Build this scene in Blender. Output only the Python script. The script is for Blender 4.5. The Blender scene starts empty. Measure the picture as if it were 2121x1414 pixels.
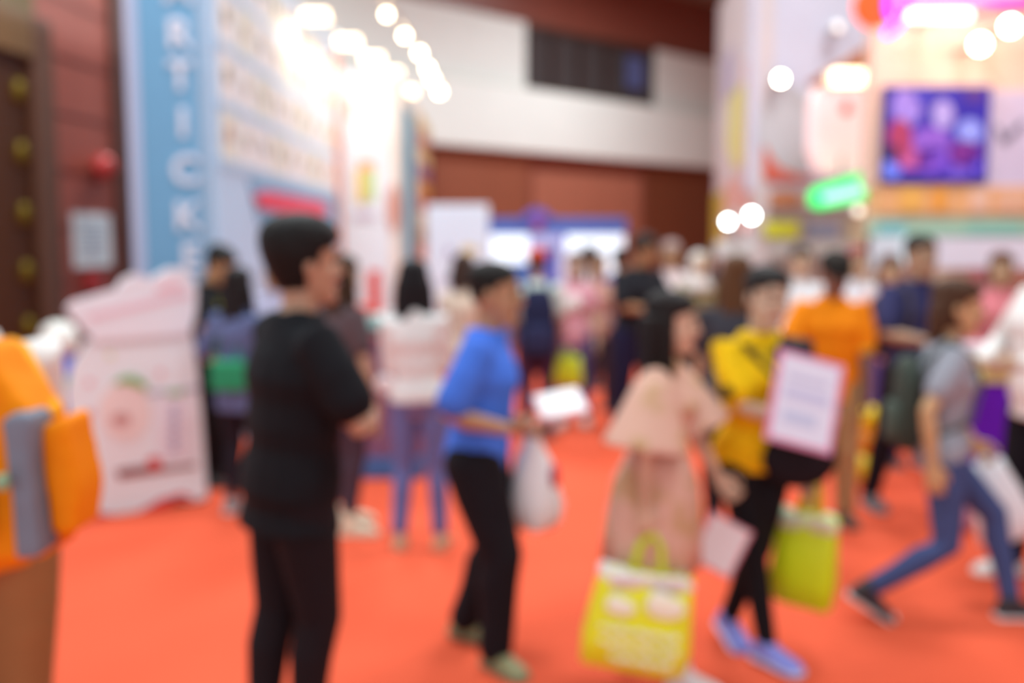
import bpy, bmesh, math, random
from mathutils import Vector, Matrix, noise
random.seed(7)
V = Vector
C = bpy.context.scene.collection
SC = bpy.context.scene
# ------------------------------------------------------------------ camera
FPX = 2000.0
PITCH = math.radians(5.9)
CAMZ = 1.72
cam_d = bpy.data.cameras.new('camera')
cam = bpy.data.objects.new('camera', cam_d)
C.objects.link(cam)
cam.location = (0, 0, CAMZ)
cam.rotation_euler = (math.pi / 2 - PITCH, 0, 0)
cam_d.sensor_width = 36.0
cam_d.lens = FPX / 2121.0 * 36.0
cam_d.clip_start = 0.05
cam_d.clip_end = 200
cam_d.dof.use_dof = True            # the photograph is thrown out of focus by its lens
cam_d.dof.focus_distance = 0.76
cam_d.dof.aperture_fstop = 2.05
SC.camera = cam
# ------------------------------------------------------------------ world, light, exposure
w = bpy.data.worlds.new('hall_air')
w.use_nodes = True
w.node_tree.nodes['Background'].inputs[0].default_value = (0.82, 1.0, 1.08, 1)
w.node_tree.nodes['Background'].inputs[1].default_value = 1.0
SC.world = w
SC.view_settings.view_transform = 'Standard'
SC.view_settings.look = 'None'
SC.view_settings.exposure = 0.2
SC.view_settings.gamma = 1.0
SC.view_settings.use_curve_mapping = False
SC.cycles.use_denoising = True
SC.cycles.use_adaptive_sampling = True
SC.cycles.adaptive_threshold = 0.02
SC.cycles.max_bounces = 5
SC.cycles.diffuse_bounces = 2
SC.cycles.sample_clamp_indirect = 6


def area(loc, size, power, col=(0.88, 1.0, 1.04), rot=(0, 0, 0), sy=None):
    l = bpy.data.lights.new('ceiling_lamp', 'AREA')
    l.energy = power
    l.size = size
    if sy:
        l.shape = 'RECTANGLE'
        l.size_y = sy
    l.color = col
    o = bpy.data.objects.new('ceiling_lamp', l)
    C.objects.link(o)
    o.location = loc
    o.rotation_euler = rot
    return o


for yy in (1.5, 6.5, 12, 18):                      # rows of hall ceiling lights
    for xx in (-2.2, 3.4):
        if yy == 18 and xx < 0:      # the back wall stands nearer on this side
            continue
        area((xx, yy, 7.3), 1.6, 150 if yy < 2 else (310 if yy > 10 else 235), sy=2.2)
area((-5.2, 6.5, 7.3), 1.6, 170, sy=2.2)  # fill lamp added to brighten the dim left wall, its notice and the standee


# ------------------------------------------------------------------ helpers
def lin(c):
    if isinstance(c, str):
        c = tuple(int(c[i:i + 2], 16) / 255 for i in (0, 2, 4))
    return tuple(x / 12.92 if x <= 0.04045 else ((x + 0.055) / 1.055) ** 2.4 for x in c) + (1,)


MATS = {}


def mat(hexc, kind='cloth', **kw):
    key = (hexc, kind, tuple(sorted(kw.items())))
    if key in MATS:
        return MATS[key]
    m = bpy.data.materials.new(kind + '_' + hexc)
    m.use_nodes = True
    nt = m.node_tree
    b = nt.nodes['Principled BSDF']
    L = nt.links
    col = lin(hexc)
    if kind == 'emit':
        b.inputs['Base Color'].default_value = col
        b.inputs['Emission Color'].default_value = col
        b.inputs['Emission Strength'].default_value = kw.get('e', 3)
        MATS[key] = m
        return m
    n = nt.nodes.new('ShaderNodeTexNoise')
    tc = nt.nodes.new('ShaderNodeTexCoord')
    L.new(tc.outputs['Object'], n.inputs['Vector'])
    scale, amt, bump, rough = {'cloth': (14, .10, .35, .85), 'skin': (9, .08, .05, .5), 'hair': (60, .3, .5, .6),
                               'print': (3, .04, .02, .5), 'wood': (2.2, .22, .15, .42), 'plastic': (5, .04, .03, .35),
                               'bag': (9, .06, .25, .5), 'carpet': (1.3, .07, .2, .95), 'paint': (1.5, .04, .05, .6),
                               'metal': (8, .05, .05, .3), 'shoe': (20, .1, .2, .6), 'glass': (1, .05, 0, .12)}[kind]
    n.inputs['Scale'].default_value = scale
    n.inputs['Detail'].default_value = 4
    mx = nt.nodes.new('ShaderNodeMix')
    mx.data_type = 'RGBA'
    mx.inputs['A'].default_value = tuple(x * (1 - amt) for x in col[:3]) + (1,)
    mx.inputs['B'].default_value = tuple(min(1, x * (1 + amt)) for x in col[:3]) + (1,)
    L.new(n.outputs['Fac'], mx.inputs['Factor'])
    out = mx.outputs['Result']
    if kind == 'wood':
        mp = nt.nodes.new('ShaderNodeMapping')
        mp.inputs['Scale'].default_value = (6, 6, .35)
        L.new(tc.outputs['Object'], mp.inputs['Vector'])
        L.new(mp.outputs['Vector'], n.inputs['Vector'])
    if kind == 'carpet':
        n2 = nt.nodes.new('ShaderNodeTexNoise')
        n2.inputs['Scale'].default_value = 180
        L.new(tc.outputs['Object'], n2.inputs['Vector'])
        bp = nt.nodes.new('ShaderNodeBump')
        bp.inputs['Strength'].default_value = .3
        bp.inputs['Distance'].default_value = .01
        L.new(n2.outputs['Fac'], bp.inputs['Height'])
        L.new(bp.outputs['Normal'], b.inputs['Normal'])
    elif bump:
        bp = nt.nodes.new('ShaderNodeBump')
        bp.inputs['Strength'].default_value = bump
        bp.inputs['Distance'].default_value = .02
        L.new(n.outputs['Fac'], bp.inputs['Height'])
        L.new(bp.outputs['Normal'], b.inputs['Normal'])
    L.new(out, b.inputs['Base Color'])
    b.inputs['Roughness'].default_value = kw.get('r', rough)
    if kind in ('cloth', 'hair', 'carpet'):
        b.inputs['Specular IOR Level'].default_value = .22
    if kind == 'metal':
        b.inputs['Metallic'].default_value = .8
    if kind == 'skin':
        b.inputs['Subsurface Weight'].default_value = .03
        b.inputs['Subsurface Radius'].default_value = (.02, .008, .004)
    if kw.get('e'):
        L.new(out, b.inputs['Emission Color'])
        b.inputs['Emission Strength'].default_value = kw['e']
    MATS[key] = m
    return m


def flower_mat(base, spots, scale, thr=.55):
    """cloth with a printed mottled pattern"""
    m = mat(base, 'cloth').copy()
    nt = m.node_tree
    v = nt.nodes.new('ShaderNodeTexNoise')
    v.inputs['Scale'].default_value = scale
    tc = [n for n in nt.nodes if n.type == 'TEX_COORD'][0]
    nt.links.new(tc.outputs['Object'], v.inputs['Vector'])
    r = nt.nodes.new('ShaderNodeValToRGB')
    r.color_ramp.elements[0].position = thr
    r.color_ramp.elements[1].position = thr + .08
    nt.links.new(v.outputs['Fac'], r.inputs['Fac'])
    mx = nt.nodes.new('ShaderNodeMix')
    mx.data_type = 'RGBA'
    mx.inputs['A'].default_value = lin(base)
    mx.inputs['B'].default_value = lin(spots)
    nt.links.new(r.outputs['Color'], mx.inputs['Factor'])
    nt.links.new(mx.outputs['Result'], nt.nodes['Principled BSDF'].inputs['Base Color'])
    return m


cp, sp = math.cos(PITCH), math.sin(PITCH)


def ray(px, py):
    u = (px - 1060.5) / FPX
    v = (707 - py) / FPX
    return V((u, cp + v * sp, -sp + v * cp))


def P(px, py, Y):
    d = ray(px, py)
    return V((0, 0, CAMZ)) + d * (Y / d.y)


def fx(px, Y):
    """ground x of a picture column at depth Y"""
    py = 500 + FPX * CAMZ / Y
    return P(px, py, Y).x


def tag(o, label=None, cat=None, group=None, kind=None):
    for k, v in (('label', label), ('category', cat), ('group', group), ('kind', kind)):
        if v:
            o[k] = v
    return o


def empty(name, loc, label=None, cat=None, group=None, rz=0):
    o = bpy.data.objects.new(name, None)
    o.empty_display_size = .1
    C.objects.link(o)
    o.location = loc
    o.rotation_euler = (0, 0, rz)
    return tag(o, label, cat, group)


def link(name, me, parent=None, world=True):
    o = bpy.data.objects.new(name, me)
    C.objects.link(o)
    if parent is not None:
        o.parent = parent
        if world:   # mesh data given in world coordinates
            M = Matrix.LocRotScale(abs_loc(parent), abs_rot(parent), None)
            me.transform(M.inverted())
    elif world:
        vs = [v.co for v in me.vertices]
        if vs:
            c = V(((min(v.x for v in vs) + max(v.x for v in vs)) / 2, (min(v.y for v in vs) + max(v.y for v in vs)) / 2, min(v.z for v in vs)))
            me.transform(Matrix.Translation(-c))
            o.location = c
    return o


def chain_of(o):
    r = []
    while o:
        r.append(o)
        o = o.parent
    return r[::-1]


def wmat(o):
    M = Matrix()
    for a in chain_of(o):
        M = M @ Matrix.LocRotScale(a.location, a.rotation_euler, None)
    return M


def abs_loc(o): return wmat(o).to_translation()
def abs_rot(o): return wmat(o).to_quaternion()


class MB:
    """collects shapes, builds one mesh"""
    def __init__(s):
        s.v = []; s.f = []; s.m = []; s.mats = []; s.sm = []

    def mi(s, m):
        if m not in s.mats:
            s.mats.append(m)
        return s.mats.index(m)

    def add(s, vs, fs, m, smooth=False):
        b = len(s.v)
        s.v += [tuple(x) for x in vs]
        k = s.mi(m)
        for f in fs:
            s.f.append([b + i for i in f]); s.m.append(k); s.sm.append(smooth)

    def box(s, c, d, m, M=None):
        c = V(c); hx, hy, hz = d[0] / 2, d[1] / 2, d[2] / 2
        vs = [V((x * hx, y * hy, z * hz)) for z in (-1, 1) for y in (-1, 1) for x in (-1, 1)]
        vs = [(M @ v if M else v) + c for v in vs]
        s.add(vs, [(0, 2, 3, 1), (4, 5, 7, 6), (0, 1, 5, 4), (2, 6, 7, 3), (0, 4, 6, 2), (1, 3, 7, 5)], m)
        return s

    def loft(s, rings, m, smooth=True, caps=True):
        n = len(rings[0]); vs = [p for r in rings for p in r]; fs = []
        for i in range(len(rings) - 1):
            for j in range(n):
                k = (j + 1) % n
                fs.append((i * n + j, i * n + k, (i + 1) * n + k, (i + 1) * n + j))
        if caps:
            fs.append(tuple(range(n))[::-1])
            fs.append(tuple((len(rings) - 1) * n + j for j in range(n)))
        s.add(vs, fs, m, smooth)
        return s

    def tube(s, pts, rad, m, seg=12, flat=1.0, up=None, caps=True):
        pts = [V(p) for p in pts]
        if not isinstance(rad, (list, tuple)):
            rad = [rad] * len(pts)
        n = len(pts)
        T = [(pts[min(i + 1, n - 1)] - pts[max(i - 1, 0)]).normalized() for i in range(n)]
        ref = V(up) if up else (V((0, 0, 1)) if abs(T[0].z) < .9 else V((0, 1, 0)))
        A = (ref - T[0] * ref.dot(T[0])).normalized()
        rings = []

        def ring(p, a, b, r):
            return [p + a * (math.cos(t) * r * flat) + b * (math.sin(t) * r) for t in [2 * math.pi * j / seg for j in range(seg)]]
        for i in range(n):
            A = (A - T[i] * A.dot(T[i])).normalized()
            B = T[i].cross(A)
            if i == 0 and caps:
                for q in (.95, .7, .35):
                    rings.append(ring(pts[0] - T[0] * rad[0] * q, A, B, rad[0] * math.sqrt(max(.02, 1 - q * q))))
            rings.append(ring(pts[i], A, B, rad[i]))
            if i == n - 1 and caps:
                for q in (.35, .7, .95):
                    rings.append(ring(pts[i] + T[i] * rad[i] * q, A, B, rad[i] * math.sqrt(max(.02, 1 - q * q))))
        return s.loft(rings, m)

    def ball(s, c, r, m, M=None, seg=16, rings=10, f=None):
        c = V(c)
        if not isinstance(r, (tuple, list)):
            r = (r, r, r)
        R = []
        for i in range(rings + 1):
            ph = math.pi * (i + .02) / (rings + .04)
            ring_ = []
            for j in range(seg):
                th = 2 * math.pi * j / seg
                v = V((math.sin(ph) * math.cos(th) * r[0], math.sin(ph) * math.sin(th) * r[1], -math.cos(ph) * r[2]))
                if f:
                    v = f(v)
                ring_.append((M @ v if M else v) + c)
            R.append(ring_)
        return s.loft(R, m)

    def build(s, name, parent=None, bevel=0, remesh=0, smooth=0, solid=0):
        me = bpy.data.meshes.new(name)
        me.from_pydata(s.v, [], s.f)
        for m in s.mats:
            me.materials.append(m)
        me.polygons.foreach_set('material_index', s.m)
        me.polygons.foreach_set('use_smooth', s.sm)
        me.update()
        if remesh or bevel or smooth or solid:
            bm = bmesh.new(); bm.from_mesh(me)
            bmesh.ops.recalc_face_normals(bm, faces=bm.faces)
            bm.to_mesh(me); bm.free()
            t = bpy.data.objects.new('tmp', me)
            C.objects.link(t)
            if remesh:
                md = t.modifiers.new('r', 'REMESH'); md.mode = 'VOXEL'; md.voxel_size = remesh; md.use_smooth_shade = True
            if smooth:
                md = t.modifiers.new('s', 'SMOOTH'); md.iterations = smooth; md.factor = .5
            if solid:
                md = t.modifiers.new('o', 'SOLIDIFY'); md.thickness = solid
            if bevel:
                md = t.modifiers.new('b', 'BEVEL'); md.width = bevel; md.segments = 2; md.limit_method = 'ANGLE'
            dg = bpy.context.evaluated_depsgraph_get()
            me2 = bpy.data.meshes.new_from_object(t.evaluated_get(dg))
            bpy.data.objects.remove(t)
            if not me2.materials:
                for m in s.mats:
                    me2.materials.append(m)
            me2.name = name
            me = me2
        return link(name, me, parent)


# ------------------------------------------------------------------ people
def ik(a, t, l1, l2, pole):
    d = t - a
    L = min(d.length, (l1 + l2) * .998)
    d = d.normalized()
    t = a + d * L
    x = (l1 * l1 - l2 * l2 + L * L) / (2 * L)
    h = math.sqrt(max(0, l1 * l1 - x * x))
    pl = pole - d * pole.dot(d)
    pl = pl.normalized() if pl.length > 1e-5 else V((0, 1, 0))
    return a + d * x + pl * h, t


def hand(mb, W, d, nrm, side, m, s, curl=.5):
    """palm, four unequal fingers and a thumb; d: along the hand, nrm: out of the palm"""
    d = d.normalized(); nrm = (nrm - d * nrm.dot(d)).normalized()
    a = d.cross(nrm) * side          # towards the thumb
    def q(x, y, z): return W + (a * x + d * y + nrm * z) * s
    rings = []
    for y, w_, t_ in ((-.02, .026, .02), (.0, .03, .018), (.03, .04, .017), (.06, .043, .015), (.085, .041, .013), (.093, .033, .009)):
        rings.append([q(math.cos(k) * w_, y, math.sin(k) * t_) for k in [2 * math.pi * j / 12 for j in range(12)]])
    mb.loft(rings, m)
    for x, ln, r in ((.030, .070, .0092), (.010, .079, .0095), (-.010, .074, .0092), (-.029, .058, .0082)):
        p = V((x, .083, 0)); ang = curl * .35; pts = [q(*p)]
        for k, fr in enumerate((.45, .31, .24)):
            p = p + V((x * .08, math.cos(ang) * ln * fr, math.sin(ang) * ln * fr))
            pts.append(q(*p)); ang += curl * (.9 + .15 * k)
        mb.tube(pts, [r * s, r * s * .98, r * s * .9, r * s * .78], m, seg=8)
    mb.tube([q(.022, .012, .002), q(.048, .036, .012), q(.056, .064, .022 + .012 * curl), q(.052, .086, .03 + .022 * curl)],
            [.014 * s, .012 * s, .0108 * s, .0085 * s], m, seg=8)


def arc(c, rx, ry, X, Yv, n=16):
    return [c + X * (math.cos(t) * rx) + Yv * (math.sin(t) * ry) for t in [2 * math.pi * j / n for j in range(n)]]


def head_shape(t, k=1.0):
    """(z, half width, half depth, forward offset) of a head, chin to crown"""
    return t


HEADR = [(-.118, .020, .020, .058), (-.108, .036, .034, .052), (-.085, .050, .055, .036), (-.055, .060, .075, .016),
         (-.025, .066, .087, .006), (.005, .070, .092, .002), (.035, .0745, .096, -.002), (.062, .074, .095, -.005),
         (.085, .067, .085, -.008), (.103, .050, .064, -.010), (.113, .030, .040, -.010), (.118, .010, .014, -.010)]


def person(x, y, hd, H, label, skin='c89070', shirt=None, legs=None, hair=None, shoes=None, sex='m', lean=0, side=0,
           yaw=0, nod=0, feet=None, hands=None, vox=.009, wide=1.0, hipdrop=0, group=None, face=True, tilt=0, extras=()):
    s = H / 1.7
    h = math.radians(hd)
    F = V((math.sin(h), math.cos(h), 0)); R = V((math.cos(h), -math.sin(h), 0)); U = V((0, 0, 1))
    O = V((x, y, 0))
    root = empty('person', O, label, 'person', group, rz=-h)
    rgb = [int(skin[i:i + 2], 16) for i in (0, 2, 4)]
    SK = mat('%02x%02x%02x' % (min(255, int(rgb[0] * .97)), min(255, int(rgb[1] * 1.07)), min(255, int(rgb[2] * 1.10))), 'skin')
    def L(p): return O + (R * p[0] + F * p[1] + U * p[2]) * s
    fem = sex == 'f'
    # torso frame
    hipz = .90 - hipdrop
    Tm = Matrix.Rotation(math.radians(-lean), 3, 'X') @ Matrix.Rotation(math.radians(side), 3, 'Y')
    def T(p):   # torso coordinates (origin at hip height)
        q = Tm @ V(p); return L((q.x, q.y, q.z + hipz))
    TX = (R * (Tm @ V((1, 0, 0))).x + F * (Tm @ V((1, 0, 0))).y + U * (Tm @ V((1, 0, 0))).z)
    TY = (R * (Tm @ V((0, 1, 0))).x + F * (Tm @ V((0, 1, 0))).y + U * (Tm @ V((0, 1, 0))).z)
    TZ = TX.cross(TY)
    if fem:
        prof = [(-.09, .10, .07, -.01), (-.04, .155, .10, -.01), (0, .168, .112, -.012), (.06, .158, .105, -.006), (.14, .122, .085, 0),
                (.20, .122, .086, 0), (.28, .138, .10, .008), (.35, .148, .112, .012), (.42, .148, .095, 0), (.475, .125, .07, -.008), (.515, .07, .055, -.008)]
        shx = .158
    else:
        prof = [(-.09, .10, .075, 0), (-.04, .145, .10, 0), (0, .157, .11, -.005), (.07, .152, .105, 0), (.14, .142, .10, 0),
                (.22, .148, .103, 0), (.30, .162, .113, .004), (.37, .172, .115, .004), (.43, .17, .10, 0), (.48, .14, .075, -.006), (.52, .075, .06, -.006)]
        shx = .178
    prof = [(z, a * wide, b * (1 + (wide - 1) * .9), o) for z, a, b, o in prof]
    shx *= (1 + (wide - 1) * .7)

    def ring(z, grow=0, k=1.0):
        for i in range(len(prof) - 1):
            if prof[i][0] <= z <= prof[i + 1][0]:
                f = (z - prof[i][0]) / (prof[i + 1][0] - prof[i][0]); break
        else:
            i, f = (0, 0) if z < prof[0][0] else (len(prof) - 2, 1)
        a, b, o = [prof[i][j] * (1 - f) + prof[i + 1][j] * f for j in (1, 2, 3)]
        if z < -.04 and grow:
            a, b, o = prof[1][1], prof[1][2], prof[1][3]
        return arc(T((0, o, z)), (a + grow) * s * k, (b + grow) * s * k, TX, TY)
    mb = MB()
    mb.loft([ring(p[0]) for p in prof], SK)
    neck = T((0, -.005, .50)); 
    # head frame
    HB = T((0, .005, .565))
    Hm = Matrix.Rotation(math.radians(-yaw), 3, 'Z') @ Matrix.Rotation(math.radians(-nod), 3, 'X') @ Matrix.Rotation(math.radians(tilt), 3, 'Y')
    hs = s * (1.09 if not fem else 1.07)
    HX = R * (Hm @ V((1, 0, 0))).x + F * (Hm @ V((1, 0, 0))).y + U * (Hm @ V((1, 0, 0))).z
    HY = R * (Hm @ V((0, 1, 0))).x + F * (Hm @ V((0, 1, 0))).y + U * (Hm @ V((0, 1, 0))).z
    HZ = HX.cross(HY)
    HC = HB + HZ * .125 * s + HY * .015 * s
    def Hd(p): return HC + (HX * p[0] + HY * p[1] + HZ * p[2]) * hs
    mb.tube([T((0, -.008, .46)), T((0, -.006, .52)), HB, Hd((0, -.015, -.03))], [.066 * s, (.052 if fem else .06) * s, (.047 if fem else .055) * s, .055 * s], SK, seg=12)
    mb.loft([arc(Hd((0, o, z)), a * hs, b * hs, HX, HY, 20) for z, a, b, o in HEADR], SK)
    if face:
        mb.tube([Hd((0, .092, .022)), Hd((0, .103, -.004)), Hd((0, .112, -.026)), Hd((0, .098, -.034))], [.007 * hs, .009 * hs, .0125 * hs, .012 * hs], SK, seg=8)
        for sg in (-1, 1):
            mb.ball(Hd((sg * .030, .086, .030)), (.022 * hs, .012 * hs, .007 * hs), SK, seg=10, rings=6, M=Matrix((HX, HY, HZ)).transposed())
            mb.ball(Hd((sg * .076, -.004, -.005)), (.009 * hs, .017 * hs, .03 * hs), SK, seg=10, rings=6, M=Matrix((HX, HY, HZ)).transposed())
            mb.ball(Hd((sg * .034, .066, -.03)), .026 * hs, SK, seg=10, rings=6)
        mb.ball(Hd((0, .078, -.098)), .02 * hs, SK, seg=10, rings=6)
        mb.ball(Hd((0, .084, -.064)), (.024 * hs, .012 * hs, .009 * hs), SK, seg=10, rings=6, M=Matrix((HX, HY, HZ)).transposed())
    # legs
    feet = feet or {}
    fl = {}
    for sg, nm in ((-1, 'L'), (1, 'R')):
        fp = feet.get(nm, {})
        hip = T((sg * .088 * wide, 0, -.01))
        ank = L(V(fp.get('p', (sg * .10, 0, 0))) + V((0, 0, .085)))
        kn, an = ik(hip, ank, .407 * s, .405 * s, F + R * sg * .1)
        fl[nm] = (hip, kn, an)
        lw = wide * (.97 if fem else 1)
        calf = kn.lerp(an, .3) - F * .012 * s
        mb.tube([hip, hip.lerp(kn, .35), kn, calf, kn.lerp(an, .65), an], [.088 * s * lw, .08 * s * lw, .055 * s * lw, .056 * s * lw, .044 * s, .036 * s], SK, seg=14)
        # foot
        fy = math.radians(fp.get('yaw', sg * 8)); fpit = math.radians(fp.get('pitch', 0))
        fd = (F * math.cos(fy) + R * math.sin(fy)); fd = fd * math.cos(fpit) + U * math.sin(fpit)
        fr = fd.cross(U).normalized(); fu = fr.cross(fd)
        def Q(a, b, c, an=an, fd=fd, fr=fr, fu=fu): return an + (fr * a + fd * b + fu * c) * s
        footp = [(-.062, .022, .02, -.055), (-.045, .032, .034, -.048), (-.01, .034, .045, -.035), (.04, .036, .036, -.046), (.09, .042, .026, -.057), (.135, .042, .018, -.063), (.162, .030, .012, -.069), (.172, .012, .007, -.073)]
        mb.loft([arc(Q(0, b, c), w_ * s, t_ * s, fr, fu, 12) for b, w_, t_, c in footp], SK)
        fl[nm + 'f'] = (Q, fr, fu, footp)
    # arms
    hands = hands or {}
    al = {}
    for sg, nm in ((-1, 'L'), (1, 'R')):
        hp = hands.get(nm, {})
        sh = T((sg * shx, -.005, .465))
        tg = L(hp.get('p', (sg * .23 * wide, .06, .80)))
        pole = hp.get('pole', (sg * .5, -1, -.2))
        pole = R * pole[0] + F * pole[1] + U * pole[2]
        el, wr = ik(sh, tg, .275 * s, .245 * s, pole)
        al[nm] = (sh, el, wr)
        k = .92 if fem else 1.05
        mb.tube([T((sg * shx * .55, -.003, .44)), sh, sh.lerp(el, .4), el, el.lerp(wr, .3), el.lerp(wr, .7), wr],
                [.06 * s * k, .056 * s * k, .047 * s * k, .038 * s * k, .040 * s * k, .031 * s * k, .024 * s * k], SK, seg=12)
        hd_ = hp.get('dir')
        hd_ = (R * hd_[0] + F * hd_[1] + U * hd_[2]) if hd_ else (wr - el)
        pn = hp.get('palm', (-sg, 0, 0))
        pn = R * pn[0] + F * pn[1] + U * pn[2]
        hand(mb, wr + (wr - el).normalized() * .012 * s, hd_, pn, sg, SK, s, hp.get('curl', .6))
        al[nm + 'h'] = wr + hd_.normalized() * .08 * s
    mb.build('body', root, remesh=vox, smooth=2)
    if face:
        for sg in (-1, 1):
            e = MB(); e.ball(Hd((sg * .030, .0875, .008)), (.014 * hs, .008 * hs, .0075 * hs), mat('2a1c16', 'plastic'), seg=10, rings=6, M=Matrix((HX, HY, HZ)).transposed())
            e.build('eye', root)
            e = MB(); e.tube([Hd((sg * .014, .1, .031)), Hd((sg * .032, .097, .037)), Hd((sg * .050, .083, .031))], [.003 * hs, .004 * hs, .0025 * hs], mat('1c1512', 'hair'), seg=6)
            e.build('eyebrow', root)
        e = MB(); e.tube([Hd((-.024, .086, -.064)), Hd((-.008, .0965, -.061)), Hd((.008, .0965, -.061)), Hd((.024, .086, -.064))], [.003 * hs, .0062 * hs, .0062 * hs, .003 * hs], mat('a4524c', 'skin'), seg=8)
        e.build('lips', root)
    # hair
    if hair:
        col, style = hair[0], hair[1]
        HM = mat(col, 'hair')
        g = MB()
        rings = []
        thick = {'short': 1.13, 'crop': 1.08, 'full': 1.22}.get(style, 1.13)
        low = {'short': -.05, 'full': -.075, 'crop': -.03, 'long': -.08, 'bob': -.09, 'bun': -.05}.get(style, -.06)
        N = 36
        top_ = .1175 * (1 + (thick - 1) * .9)
        zs = [low + (top_ - low) * (1 - (1 - i / 18) ** 1.5) for i in range(19)]
        for z in zs:
            zz = z / (1.0 + (thick - 1) * .9)
            for i in range(len(HEADR) - 1):
                if HEADR[i][0] <= zz <= HEADR[i + 1][0]:
                    f = (zz - HEADR[i][0]) / (HEADR[i + 1][0] - HEADR[i][0]); A = [HEADR[i][j] * (1 - f) + HEADR[i + 1][j] * f for j in (1, 2, 3)]; break
            else:
                A = list(HEADR[-1][1:])
            # keep the back of the skull full below the widest ring
            if z < .0:
                A[0] = max(A[0], .069 - .1 * max(0, -z - .02)); A[1] = max(A[1], .090 - .25 * max(0, -z - .03)); A[2] = 0
            if style in ('short', 'full', 'crop') and z < .01:
                k_ = 1 - 3.2 * (.01 - z)
                A[0] *= k_; A[1] *= k_
            r_ = []
            for j in range(N):
                t = 2 * math.pi * j / N
                cx, sy_ = math.cos(t), math.sin(t)
                k = thick + .012 * math.sin(t * 9 + z * 30) + .02 * noise.noise(V((cx * 2, sy_ * 2, z * 14 + x)))
                px_, py_ = cx * A[0] * k, sy_ * A[1] * k + A[2]
                # face opening: drawn inside the head
                lim = .062 - .5 * max(0, abs(px_) - .03)
                if py_ > (.028 if z > -.02 else -.005) and z < lim:
                    px_ *= .82; py_ = py_ * .80 - .004
                r_.append(Hd((px_, py_, z + .004)))
            rings.append(r_)
        g.loft(rings, HM)
        if style == 'crop':
            pass
        if style in ('long', 'bob', 'pony'):
            end = {'long': -.36, 'bob': -.16, 'pony': -.33}[style]
            rr = []
            for i in range(12):
                f = i / 11
                z = .03 + (end - .03) * f
                wdt = (.080 + .012 * math.sin(f * 3)) * (1 if style != 'pony' else .45) * (1 - .35 * f ** 3) * (hair[2] if len(hair) > 2 else 1)
                dp = (.045 if style != 'pony' else .03) * (hair[2] if len(hair) > 2 else 1) * (1 - .3 * f)
                yo = -.062 - .02 * f - (.02 if style == 'pony' else 0)
                cc = HC + (HX * 0 + HY * yo + U * z) * hs if z < -.05 else Hd((0, yo, z))
                rr.append([cc + HX * (math.cos(t) * wdt * hs * (1 + .06 * math.sin(7 * t + i * .4))) + HY * (math.sin(t) * dp * hs * (1 + .1 * math.sin(5 * t))) for t in [2 * math.pi * j / 20 for j in range(20)]])
            g.loft(rr, HM)
            if style == 'long':
                for sg in (-1, 1):
                    g.tube([Hd((sg * .066, .0, .05)), Hd((sg * .082, -.005, -.02)), Hd((sg * .085, 0, -.1)), HC + (HX * sg * .085 + HY * .0 - U * .2) * hs, HC + (HX * sg * .08 + HY * .02 - U * .3) * hs],
                           [.02 * hs, .026 * hs, .03 * hs, .03 * hs, .014 * hs], HM, seg=10)
        if style == 'bun':
            g.ball(Hd((0, -.115, .05)), .042 * hs, HM)
        g.build('hair', root, remesh=.008, smooth=1)
        if style == 'cap':
            pass
    # clothes
    if shirt:
        sm_ = shirt['m'] if 'm' in shirt else mat(shirt['c'], 'cloth')
        g = MB(); gr = shirt.get('ease', .018)
        hem = shirt.get('hem', -.09)
        zs = [z for z in (.545, .52, .475, .42, .35, .28, .2, .14, .06, 0, -.04, -.09, -.14, -.2) if z > hem + .02] + [hem]
        flare = shirt.get('flare', 0)
        g.loft([ring(z, gr * (1 if z < .45 else .7) + (flare * max(0, .2 - z)) + (.006 * math.sin(z * 40))) for z in zs], sm_)
        sl = shirt.get('sleeve', .62)
        sf = shirt.get('sflare', .016)
        for sg, nm in ((-1, 'L'), (1, 'R')):
            sh, el, wr = al[nm]
            k = .92 if fem else 1.05
            pts = [T((sg * shx * .5, -.003, .44)), sh]
            rad = [.064 * s * k, (.058 * k + .012) * s]
            if sl <= 1:
                pts += [sh.lerp(el, sl * .5), sh.lerp(el, sl)]
                rad += [(.05 * k + .014 + sf * .4) * s, (.045 * k + .008 + sf) * s]
            else:
                pts += [sh.lerp(el, .5), el, el.lerp(wr, .5 * (sl - 1)), el.lerp(wr, sl - 1)]
                rad += [(.05 * k + .012) * s, (.041 * k + .014) * s, (.037 * k + .012) * s, (.032 * k + .008) * s]
            g.tube(pts, rad, sm_, seg=16, caps=True)
        g.build(shirt.get('name', 'shirt'), root, remesh=.011, smooth=3)
        if shirt.get('collar'):
            g = MB()
            g.tube([T((.062 * math.cos(t), .055 * math.sin(t) - .004, .53 + .012 * math.cos(2 * t) - .012 * math.sin(t))) for t in [math.pi * (.56 + 1.88 * i / 22) for i in range(23)]], .013 * s, mat(shirt['collar'], 'cloth'), seg=8)
            g.build('collar', root)
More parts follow.
